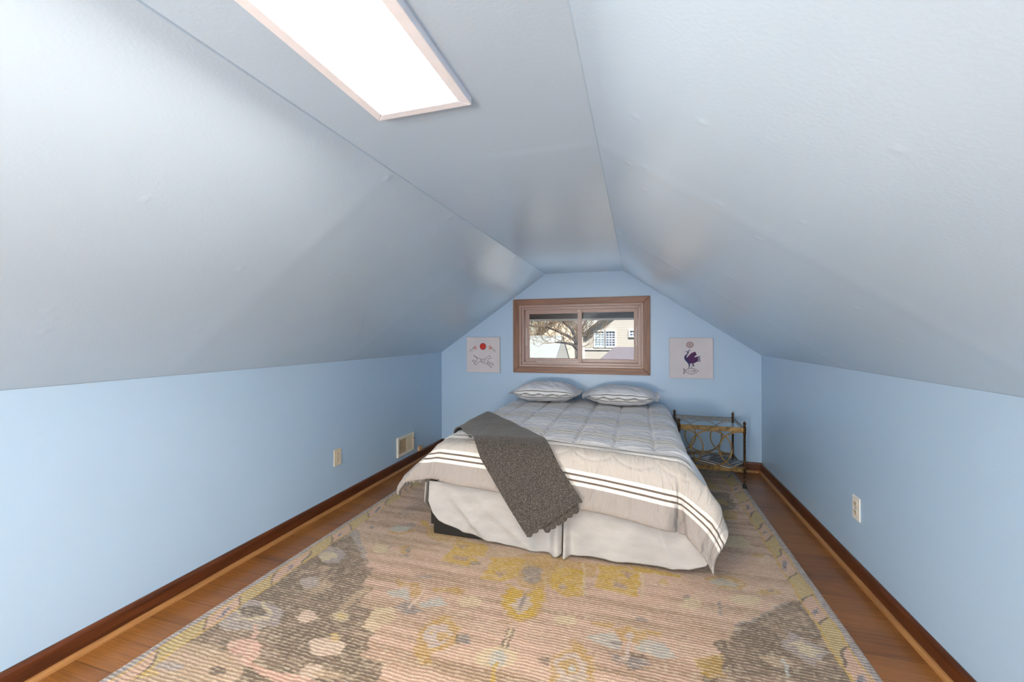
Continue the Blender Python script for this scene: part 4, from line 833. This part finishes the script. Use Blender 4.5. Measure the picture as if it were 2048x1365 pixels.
# ---------------------------------------------------------------- pillows
g = N('pillow_linen'); g.set(Roughness=0.9); g.b.inputs['Specular IOR Level'].default_value = 0.15
uvn = g.n('ShaderNodeUVMap'); sep = g.n('ShaderNodeSeparateXYZ'); g.l(uvn.outputs[0], sep.inputs[0])
W = srgb(248, 247, 246); DK = srgb(92, 88, 88); GR = srgb(240, 240, 244)
st = g.ramp(sep.outputs[1], [(0, W), (0.03, DK), (0.042, W), (0.075, DK), (0.087, W), (0.12, GR), (0.82, W), (0.85, DK), (0.857, W), (0.90, DK), (0.907, W)], 'CONSTANT')
n1 = g.noise(g.coord((3, 12, 12)), 6, 3); g.color(g.mix(g.math('MULTIPLY', n1, 0.2), st, srgb(150, 148, 150), 'MULTIPLY')); g.bump(n1, 0.6, 0.012); M['pillow'] = g.m
def pillow(cx, cy, z, W_, D_, H_, rz, tilt, seed, label):
    o = tag(empty('pillow', (cx, cy, z), rz), label, 'pillow'); o.rotation_euler = (tilt, 0, rz)
    n = 90; a = np.linspace(-1.12, 1.12, n); Ua, Va = np.meshgrid(a, a)
    fl = 0.008
    for s_, nm in ((1, 'pillow_top'),):
        def surf(sg):
            u = np.clip(np.abs(Ua), 0, 1); v = np.clip(np.abs(Va), 0, 1)
            th = ((1-u**2.6)*(1-v**2.4))**0.62
            pin = 1-0.06*(np.abs(Va)**2)*(np.abs(Ua) > 0)
            wr = 0.22*fbm(Ua*4+Va*1.5, Va*1.6, seed, 3)-0.16*np.abs(fbm(Ua*5+Va*3, Va*2.2, seed+3, 2))*2+0.06*np.exp(-((Ua*0.7+Va-0.1)/0.12)**2)
            hz = H_/2*th*(1+wr)
            x = Ua*W_/2*(1-0.05*Va**2); y = Va*D_/2*(1-0.05*Ua**2)
            ed = np.clip((np.maximum(np.abs(Ua), np.abs(Va))-0.98)/0.1, 0, 1)
            zz = sg*hz+ed*0.010*np.sin(Ua*14+seed)*np.sin(Va*11+1)
            return np.stack([x, y, H_*0.46+zz+sg*0.002], -1)
        T_ = surf(1); B_ = surf(-1)
        B_[..., 2] = np.maximum(B_[..., 2], 0.002)
        uv = np.stack([(Ua+1.12)/2.24, (Va+1.12)/2.24], -1)
        grid_mesh('pillow_cover', T_, M['pillow'], o, uv=uv); grid_mesh('pillow_underside', B_, M['pillow'], o, uv=uv, flip=True)
    return o
pillow(-0.805, 3.80, 0.592, 0.58, 0.44, 0.185, 0.02, 0.0, 3, 'puffy pale pillow with striped flange, on the horse picture side of the bed')
pillow(-0.135, 3.80, 0.592, 0.585, 0.44, 0.165, -0.03, 0.0, 8, 'puffy pale pillow with striped flange, nearest the metal side table')

# ---------------------------------------------------------------- bed skirt
g = N('white_cotton'); g.set(Roughness=0.85); g.b.inputs['Specular IOR Level'].default_value = 0.2
f = g.noise(g.coord((2, 2, 5)), 4, 3); g.color(g.ramp(f, [(0.3, srgb(168, 166, 164)), (0.7, srgb(182, 180, 178))])); g.bump(g.noise(g.coord((1, 1, 2.5), rot=(0, 0.6, 0)), 11, 4, 0.6), 0.35, 0.012); M['cotton'] = g.m
sk = tag(empty('bed_skirt', (-0.46, 2.2, 0.33)), 'white cotton bed skirt hanging unevenly in front of the black base', 'bed skirt')
ski = Matrix.Translation(sk.location).inverted()
def skirt(xs_, hem, yf, seed, n=140, nz=44, folds=()):
    xx = np.linspace(xs_[0], xs_[1], n)[None, :]; zz = np.linspace(0, 1, nz)[:, None]
    hx = [p[0] for p in hem]; hz = [p[1] for p in hem]
    hb_ = np.interp(xx, hx, hz)
    Zs = 0.335+(hb_-0.335)*zz; Xs = xx+0*zz
    Ys = yf(xx, zz)+0.012*fbm(Xs/0.16+Zs*1.2, Zs/0.3, seed, 2)*zz
    for fx_, slope, wd, am in folds: Ys = Ys-am*np.exp(-((Xs-fx_-slope*(0.33-Zs))/wd)**2)*np.clip(zz*1.6, 0, 1)
    o = grid_mesh('skirt_panel', np.stack([Xs, Ys, Zs], -1), M['cotton'], sk); o.matrix_parent_inverse = ski
    o.modifiers.new('t', 'SOLIDIFY').thickness = 0.002
    return o
skirt((-1.187, -0.385), [(-1.187, 0.22), (-1.16, 0.155), (-1.12, 0.112), (-1.08, 0.095), (-0.96, 0.066), (-0.848, 0.046), (-0.70, 0.026), (-0.56, 0.020), (-0.466, 0.022), (-0.43, 0.018), (-0.385, 0.03)],
      lambda x, z: 2.224-0.010*z-0.045*z*np.exp(-((x+0.415)/0.028)**2)+0.0*x, 3, folds=[(-1.10, 1.0, 0.035, 0.020), (-0.95, 1.3, 0.05, 0.016), (-0.72, -0.9, 0.03, 0.012)])
skirt((-0.375, 0.335), [(-0.375, 0.02), (-0.30, 0.032), (-0.06, 0.030), (0.155, 0.036), (0.24, 0.045), (0.32, 0.075), (0.335, 0.10)],
      lambda x, z: 2.224-0.010*z-0.050*z*np.exp(-((x+0.372)/0.022)**2)-0.02*z*np.clip((x-0.1)/0.15, 0, 1), 7, folds=[(-0.30, 0.0, 0.03, 0.014), (-0.02, -0.3, 0.05, 0.014), (0.08, 0.3, 0.02, 0.008)])
skirt((-0.425, -0.335), [(-0.425, 0.05), (-0.335, 0.05)], lambda x, z: 2.231+0*x*z, 9, n=20)
def side(xat, sg, flare, hem0, seed):
    yy = np.linspace(2.19, 4.03, 130)[None, :]; zz = np.linspace(0, 1, 30)[:, None]
    hb_ = np.interp(yy, [2.19, 2.4, 4.03], [hem0, 0.05, 0.05]); Zs = 0.335+(hb_-0.335)*zz
    Xs = xat+sg*zz*(0.012+flare*np.exp(-((yy-2.19)/0.2)**2)+0.010*np.sin(yy*14)); Ys = yy+0*zz
    o = grid_mesh('skirt_panel', np.stack([Xs, Ys, Zs], -1), M['cotton'], sk); o.matrix_parent_inverse = ski; o.modifiers.new('t', 'SOLIDIFY').thickness = 0.002
side(0.264, 1, 0.062, 0.09, 1); side(-1.196, -1, 0.004, 0.22, 2)
# ---------------------------------------------------------------- metal side table
def metal(name, a, b, rough=0.42):
    g = N(name); g.set(Roughness=rough, Metallic=0.75); f = g.noise(g.coord(), 38, 4, 0.65)
    g.color(g.ramp(f, [(0.32, a), (0.62, b)])); g.bump(f, 0.3, 0.001); return g.m
M['bronze'] = metal('antique_gold_metal', srgb(82, 64, 40), srgb(168, 136, 88)); M['post'] = metal('dark_bronze_metal', srgb(44, 32, 26), srgb(104, 76, 52))
TX0, TX1, TY0, TY1 = 0.325, 0.797, 3.575, 3.985
tb = tag(empty('side_table', ((TX0+TX1)/2, (TY0+TY1)/2, 0)), 'antique bronze metal side table with ring sides, glass shelves and casters beside the bed', 'side table')
ti = Matrix.Translation(tb.location).inverted()
def tp(mb, name, mat, par=None, bevel=0, smooth=False):
    o = mb.build(name, mat, tb if par is None else par, bevel=bevel, smooth=smooth)
    if par is None: o.matrix_parent_inverse = ti
    return o
for px, py in ((TX0, TY0), (TX1, TY0), (TX0, TY1), (TX1, TY1)):
    gz = 0.013 if px < 0.81 and py < 4.02 else 0
    prof = [(0.0055, gz+0.045), (0.0062, gz+0.055), (0.0095, gz+0.060), (0.0062, gz+0.066), (0.0068, 0.120), (0.0105, 0.125), (0.0105, 0.172), (0.0085, 0.178), (0.0085, 0.430), (0.0115, 0.434), (0.0115, 0.486), (0.0125, 0.489), (0.0085, 0.493), (0.0055, 0.497), (0.0050, 0.500)]
    lg = tp(MB().lathe(prof, (px, py, 0), 16), 'leg', M['post'], smooth=True)
    tp(MB().lathe([(0.004, 0.498), (0.0085, 0.501), (0.0115, 0.508), (0.0115, 0.516), (0.0085, 0.524), (0.004, 0.529), (0.001, 0.533)], (px, py, 0), 16), 'finial', M['post'], lg, smooth=True)
    cs = MB()
    cs.prism([(py+0.016*math.cos(a), gz+0.0165+0.016*math.sin(a)) for a in np.linspace(0, 2*PI, 20, endpoint=False)], 'x', px-0.012, px-0.004)
    cs.prism([(py+0.016*math.cos(a), gz+0.0165+0.016*math.sin(a)) for a in np.linspace(0, 2*PI, 20, endpoint=False)], 'x', px+0.004, px+0.012)
    cs.box(px-0.003, px+0.003, py-0.006, py+0.006, gz+0.01, gz+0.046); tp(cs, 'caster', M['slot'] if 0 else simple('black_caster', srgb(22, 20, 20), 0.4), lg)
for z0, z1 in ((0.448, 0.484), (0.137, 0.170)):
    for yy in (TY0, TY1): tp(MB().box(TX0+0.006, TX1-0.006, yy-0.006, yy+0.006, z0, z1), 'rail', M['bronze'], bevel=0.002)
    for xx in (TX0, TX1): tp(MB().box(xx-0.006, xx+0.006, TY0+0.006, TY1-0.006, z0+0.012, z1), 'rail', M['post'], bevel=0.002)
    tp(MB().box(TX0+0.004, TX1-0.004, TY0+0.008, TY1-0.008, z1-0.006, z1+0.0), 'glass_shelf', M['tglass'])
cz, rx, rz = 0.309, 0.148, 0.139
def flatbar(mb, pts, hw, hd):
    """flat metal strip in a plane of constant y"""
    n = len(pts); b0 = len(mb.v)
    for i, (x, y, z) in enumerate(pts):
        a = pts[max(i-1, 0)]; b_ = pts[min(i+1, n-1)]; d = np.array([b_[0]-a[0], b_[2]-a[2]]); d /= np.hypot(*d)+1e-9; nn = (-d[1]*hw, d[0]*hw)
        mb.v += [(x+nn[0], y-hd, z+nn[1]), (x+nn[0], y+hd, z+nn[1]), (x-nn[0], y+hd, z-nn[1]), (x-nn[0], y-hd, z-nn[1])]
    for i in range(n-1):
        for k in range(4): mb.f.append((b0+i*4+k, b0+i*4+(k+1) % 4, b0+(i+1)*4+(k+1) % 4, b0+(i+1)*4+k))
    mb.f += [(b0+3, b0+2, b0+1, b0), tuple(b0+(n-1)*4+k for k in range(4))]
for yy in (TY0, TY1):
    for cx_ in (0.561, 0.354, 0.768):
        arc = []; mb = MB()
        for a in np.linspace(0, 2*PI, 97):
            x = cx_+rx*math.cos(a); z = cz+rz*math.sin(a)
            if TX0 <= x <= TX1: arc.append((x, yy, z))
            elif len(arc) > 2: flatbar(mb, arc, 0.0047, 0.005); arc = []
            else: arc = []
        if len(arc) > 2: flatbar(mb, arc, 0.0047, 0.005)
        tp(mb, 'ring', M['bronze'])
# magazines on the lower shelf
MAGC = simple('dark_magazine_cover', srgb(30, 30, 40), 0.25, var=0.5, scale=25); PG = simple('magazine_pages', srgb(214, 208, 202), 0.7, var=0.04); TXT = simple('white_print', srgb(215, 215, 222), 0.4, var=0.02); PNK = simple('pink_print', srgb(190, 150, 160), 0.4)
def magazine(cx_, cy_, z, w_, d_, rz_, label, th=0.008, lines=()):
    m_ = tag(empty('magazine', (cx_, cy_, z), rz_), label, 'magazine')
    MB().box(-w_/2+0.002, w_/2-0.001, -d_/2+0.002, d_/2-0.002, 0.0008, th-0.0008).build('pages', PG, m_)
    MB().box(-w_/2, w_/2, -d_/2, d_/2, th-0.0008, th).build('cover', MAGC, m_); MB().box(-w_/2, w_/2, -d_/2, d_/2, 0, 0.0008).build('cover', MAGC, m_)
    for k, (x0, x1, y0, y1, mt) in enumerate(lines): MB().box(x0, x1, y0, y1, th-0.0004, th+0.0004).build('printing', mt, m_)
magazine(0.640, 3.700, 0.171, 0.215, 0.280, 0.93, 'white-edged magazine lying under the dark one on the lower glass shelf', 0.010)
magazine(0.655, 3.712, 0.1815, 0.210, 0.275, 0.88, 'dark-covered glossy magazine with white print, topmost on the lower glass shelf', 0.006,
         [(-0.09, 0.02, 0.105, 0.113, TXT), (-0.09, 0.05, 0.092, 0.098, TXT), (-0.09, -0.03, 0.070, 0.082, TXT), (-0.06, 0.06, -0.01, -0.004, PNK), (0.02, 0.07, 0.045, 0.052, TXT), (-0.09, 0.085, -0.118, -0.112, TXT), (-0.02, 0.085, -0.100, -0.096, TXT), (0.03, 0.08, -0.075, -0.068, PNK)])

# ---------------------------------------------------------------- outside the window
GZ = -3.2
g = N('winter_lawn'); g.set(Roughness=1.0); g.color(g.ramp(g.noise(g.coord(), 2, 5), [(0.3, srgb(120, 112, 92)), (0.7, srgb(150, 142, 118))]))
WHT0 = simple('white_post_paint', srgb(235, 235, 232), 0.6)
struct(MB().box(-40, 40, 4.9, 60, GZ-0.3, GZ).build('ground', g.m))
pr = tag(empty('bounce_roof', (-0.5, 6.3, GZ)), 'added white flat roof, unseen below the window, bouncing sunlight indoors', 'roof')  # unseen roof and posts, added to bounce sunlight onto the ceiling inside
o = MB().box(-6.0, 4.5, 4.35, 8.6, -1.36, -1.2).build('bounce_deck', simple('white_bounce_surface', srgb(240, 240, 238), 0.9, var=0.03), pr); o.matrix_parent_inverse = Matrix.Translation(pr.location).inverted()
for px in (-5.8, 4.3):
    o = MB().box(px-0.08, px+0.08, 8.3, 8.46, GZ, -1.36).build('post', WHT0, pr); o.matrix_parent_inverse = Matrix.Translation(pr.location).inverted()
DKW = simple('dark_eave_board', srgb(30, 27, 26), 0.7)
struct(MB().box(-2.4, 1.5, 4.24, 4.80, 1.372, 1.46).build('eave', DKW))
def siding(name, c, period):
    g = N(name); g.set(Roughness=0.7); sp = g.n('ShaderNodeSeparateXYZ'); g.l(g.coord(), sp.inputs[0])
    f = g.math('FRACT', g.math('DIVIDE', g.math('ADD', sp.outputs[2], 20.0), period))
    g.color(g.ramp(f, [(0, srgb(150, 140, 128)), (0.10, c), (1.0, c)])); g.bump(f, 0.6, 0.02); return g.m
SID = siding('cream_siding', srgb(131, 127, 120), 0.085); WHT = simple('white_trim', srgb(155, 155, 153), 0.6, var=0.02)
def shingle(name, c1, c2, sc):
    g = N(name); g.set(Roughness=0.95); g.color(g.ramp(g.noise(g.coord((3, 3, 12)), sc, 4), [(0.3, c1), (0.7, c2)])); return g.m
hs = tag(empty('neighbour_house', (1.05, 14, GZ)), 'cream-sided gabled house with twin grid windows seen through the window', 'house')
hi = Matrix.Translation(hs.location).inverted()
def hp(mb, name, mat, par=None, root=None, bevel=0):
    o = mb.build(name, mat, par if par is not None else (root or hs), bevel=bevel)
    if par is None: o.matrix_parent_inverse = Matrix.Translation((root or hs).location).inverted()
    return o
hp(MB().prism([(-1.69, GZ), (3.8, GZ), (3.8, 1.36), (1.055, 3.47), (-1.69, 1.36)], 'y', 14, 22), 'wall', SID)
RF = shingle('grey_shingles', srgb(76, 71, 71), srgb(111, 104, 103), 8)
for s_ in (-1, 1):
    x = lambda t: 1.055+s_*t
    hp(MB().prism([(x(0), 3.47), (x(2.9), 3.47-2.9*0.769), (x(2.9), 3.47-2.9*0.769+0.10), (x(0), 3.60)], 'y', 13.75, 22.2), 'roof_slope', RF)
    hp(MB().prism([(x(0), 3.40), (x(2.92), 3.40-2.92*0.769), (x(2.92), 3.40-2.92*0.769+0.17), (x(0), 3.58)], 'y', 13.70, 13.78), 'rake_board', WHT)
hp(MB().box(-1.72, 3.83, 13.96, 14, 0.72, 0.76), 'belt_board', simple('cream_belt', srgb(162, 155, 145), 0.7))
hp(MB().box(-1.72, -1.66, 13.97, 14.02, GZ, 1.33), 'corner_board', WHT)
GLD = simple('blue_window_glass', srgb(55, 65, 82), 0.15, var=0.4, scale=5); GLL = simple('curtained_window_glass', srgb(88, 106, 117), 0.3, var=0.25, scale=6)
def hwin(x0, x1, z0, z1, gl, nx_, nz_, y=14):
    mb = MB(); O = [(x0-0.05, z0-0.05), (x1+0.05, z0-0.05), (x1+0.05, z1+0.05), (x0-0.05, z1+0.05)]; I = [(x0, z0), (x1, z0), (x1, z1), (x0, z1)]
    for k in range(4): mb.prism([O[k], O[(k+1) % 4], I[(k+1) % 4], I[k]], 'y', y-0.05, y+0.01)
    for k in range(1, nx_): xx = x0+(x1-x0)*k/nx_; mb.box(xx-0.008, xx+0.008, y-0.03, y, z0, z1)
    for k in range(1, nz_): zz = z0+(z1-z0)*k/nz_; hh = 0.016 if k*2 == nz_ else 0.008; mb.box(x0, x1, y-0.031, y-0.001, zz-hh, zz+hh)
    f = hp(mb, 'window', WHT); MB().box(x0, x1, y-0.02, y-0.005, z0, z1).build('pane', gl, f)
hwin(-1.32, -1.03, 0.85, 1.33, GLL, 3, 6); hwin(-0.96, -0.68, 0.85, 1.33, GLD, 3, 6); hwin(-0.20, 0.06, 1.19, 1.35, GLD, 3, 2)
ga = tag(empty('garage', (1.5, 10.5, GZ)), 'low outbuilding with a grey shingle roof in front of the cream house', 'garage')
hp(MB().box(-0.95, 4.0, 9.2, 11.6, GZ, 0.45), 'wall', SID, root=ga)
mb = MB(); e0, e1, y0, y1, zr = -1.15, 4.2, 8.9, 11.9, 0.92
A, B, C_, D_ = (e0, y0, 0.35), (e1, y0, 0.35), (e1, y1, 0.35), (e0, y1, 0.35); R1, R2 = (-0.52, 10.4, zr), (3.5, 10.4, zr)
mb.quad(A, B, R2, R1); mb.quad(B, C_, R2); mb.quad(C_, D_, R1, R2); mb.quad(D_, A, R1); mb.quad(D_, C_, B, A)
hp(mb, 'roof', shingle('purple_grey_shingles', srgb(54, 49, 55), srgb(71, 66, 73), 10), root=ga)
sh = tag(empty('shed', (-4, 11.5, GZ)), 'small building with a pale sunlit roof and clapboard gable below the bare tree', 'shed')
mb = MB(); ap = (-1.96, 11.5, 1.20); n0 = (-2.10, 10.9, 0.45); f0 = (-1.86, 12.15, 0.45); Lx = -5.2
mb.quad(n0, (n0[0]+Lx, n0[1]-0.4, 0.45), (ap[0]+Lx, ap[1]-0.4, 1.20), ap); mb.quad(ap, (ap[0]+Lx, ap[1]-0.4, 1.20), (f0[0]+Lx, f0[1]-0.4, 0.45), f0)
ro = hp(mb, 'roof', simple('pale_roof', srgb(92, 96, 96), 0.9, var=0.06, scale=8), root=sh); ro.modifiers.new('t', 'SOLIDIFY').thickness = 0.05
mb = MB(); b0 = (n0[0]-0.02, n0[1]+0.02, GZ); 
mb.quad((n0[0]-0.01, n0[1], 0.42), (f0[0]-0.01, f0[1], 0.42), (ap[0]-0.01, ap[1], 1.17)); mb.quad((n0[0]-0.01, n0[1], GZ), (f0[0]-0.01, f0[1], GZ), (f0[0]-0.01, f0[1], 0.42), (n0[0]-0.01, n0[1], 0.42)); mb.quad((n0[0]+Lx, n0[1]-0.38, GZ), (n0[0]-0.01, n0[1]+0.02, GZ), (n0[0]-0.01, n0[1]+0.02, 0.45), (n0[0]+Lx, n0[1]-0.38, 0.45))
wl = hp(mb, 'wall', siding('white_clapboard', srgb(150, 149, 145), 0.10), root=sh); wl.modifiers.new('t', 'SOLIDIFY').thickness = 0.04
fh = tag(empty('far_house', (-4, 24, GZ)), 'distant pale beige house behind the bare tree', 'house')
hp(MB().prism([(-5.6, GZ), (-2.6, GZ), (-2.6, 1.3), (-4.1, 2.5), (-5.6, 1.3)], 'y', 24, 30), 'wall', simple('beige_wall', srgb(142, 133, 118), 0.8), root=fh)
hp(MB().prism([(-5.8, 1.2), (-4.1, 2.55), (-2.4, 1.2), (-2.4, 1.35), (-4.1, 2.75), (-5.8, 1.35)], 'y', 23.7, 30.3), 'roof', RF, root=fh)

BARK = simple('dark_bark', srgb(43, 35, 32), 0.95, var=0.3, scale=20); TWIG = simple('brown_twigs', srgb(77, 62, 44), 0.95, var=0.25, scale=6)
def branch(mb, p, d, L, r, depth, rnd, up=0.08):
    pts = [p]; rs = [r]; q = Vector(p); d = Vector(d).normalized()
    n = 4
    for i in range(n):
        d = (d+Vector((rnd.uniform(-.25, .25), rnd.uniform(-.25, .25), rnd.uniform(-.15, .25)+up))).normalized()
        q = q+d*L/n; pts.append(tuple(q)); rs.append(r*(1-0.55*(i+1)/n))
    mb.tube(pts, rs, 5 if r < 0.02 else 8)
    if depth > 0:
        for k in range(rnd.choice((3, 4))):
            i = rnd.randint(1, n); dd = (d+Vector((rnd.uniform(-1, 1), rnd.uniform(-1, 1), rnd.uniform(-.5, .9)))).normalized()
            branch(mb, pts[i], dd, L*0.66, max(rs[i]*0.6, 0.004), depth-1, rnd, up)
def tree(name, base, height, r, limbs, seed, label, depth=3, tw=TWIG):
    t = tag(empty(name, base), label, 'tree'); inv = Matrix.Translation(t.location).inverted(); rnd = random.Random(seed)
    m1 = MB(); b = Vector(base); pts = [tuple(b), tuple(b+Vector((0.02, 0, height*0.5))), tuple(b+Vector((-0.02, 0, height)))]
    m1.tube(pts, [r*1.4, r*1.1, r*0.9], 10)
    for L in limbs: m1.tube(L, [r*0.75*(1-0.7*i/(len(L)-1)) for i in range(len(L))], 8)
    o = m1.build('trunk', BARK, t, smooth=True); o.matrix_parent_inverse = inv
    m2 = MB()
    for L in limbs:
        for i in range(1, len(L)):
            for k in range(4):
                branch(m2, L[i], (rnd.uniform(-1, 1), rnd.uniform(-.6, .6), rnd.uniform(-.4, 1)), 0.55, r*0.16, depth-1, rnd)
    o = m2.build('twigs', tw, t); o.matrix_parent_inverse = inv; o['kind'] = 'stuff'
    return t
tree('bare_tree', (-1.22, 9.0, GZ), 4.15, 0.055,
     [[(-1.24, 9, 0.95), (-1.28, 9, 1.09), (-1.42, 9, 1.18), (-1.69, 9, 1.31), (-1.9, 9.1, 1.38), (-2.3, 9.2, 1.42), (-2.8, 9.3, 1.5)],
      [(-1.24, 9, 0.95), (-1.27, 9, 1.2), (-1.36, 9, 1.34), (-1.53, 8.95, 1.5), (-1.72, 8.9, 1.8), (-1.85, 8.9, 2.2)],
      [(-1.24, 9, 0.95), (-1.20, 9, 1.2), (-1.10, 9.05, 1.42), (-0.95, 9.1, 1.7), (-0.8, 9.2, 2.1)],
      [(-1.24, 9, 0.90), (-1.33, 9, 1.00), (-1.50, 8.95, 1.04), (-1.7, 8.9, 1.05)]], 4, 'bare winter tree with dark forked limbs between the two neighbouring buildings', 3)
def scrub(name, x, y, h, w_, seed, label, mat):
    t = tag(empty(name, (x, y, GZ)), label, 'tree'); inv = Matrix.Translation(t.location).inverted(); rnd = random.Random(seed)
    m1 = MB().tube([(x, y, GZ), (x+0.1, y, GZ+h*0.5), (x, y, GZ+h*0.8)], [0.12, 0.09, 0.05], 8); o = m1.build('trunk', BARK, t); o.matrix_parent_inverse = inv
    m2 = MB()
    for k in range(60):
        z = GZ+h*rnd.uniform(0.35, 0.95); branch(m2, (x+rnd.uniform(-.3, .3), y+rnd.uniform(-.3, .3), z), (rnd.uniform(-1, 1), rnd.uniform(-1, 1), rnd.uniform(0, 1)), w_*0.6, 0.02, 2, rnd)
    o = m2.build('twigs', mat, t); o.matrix_parent_inverse = inv; o['kind'] = 'stuff'
    if name == 'background_tree': t['group'] = 'tan leafless trees beyond the shed'
SCR = simple('tan_scrub', srgb(95, 81, 62), 0.95, var=0.4, scale=3); EVG = simple('grey_green_scrub', srgb(70, 74, 79), 0.95, var=0.4, scale=5)
scrub('background_tree', -8.2, 17.0, 6.4, 1.8, 1, 'tan leafless tree behind the pale roof, furthest from the cream house', SCR)
scrub('background_tree', -6.2, 20.5, 6.8, 1.8, 2, 'tan leafless tree behind the pale roof, middle of three', SCR)
scrub('background_tree', -3.9, 17.0, 6.0, 1.4, 3, 'tan leafless tree behind the forked bare tree, nearest the cream house', SCR)
scrub('garden_shrub', -2.75, 14.0, 4.1, 0.5, 4, 'grey-green shrubbery between the shed gable and the cream house', EVG)
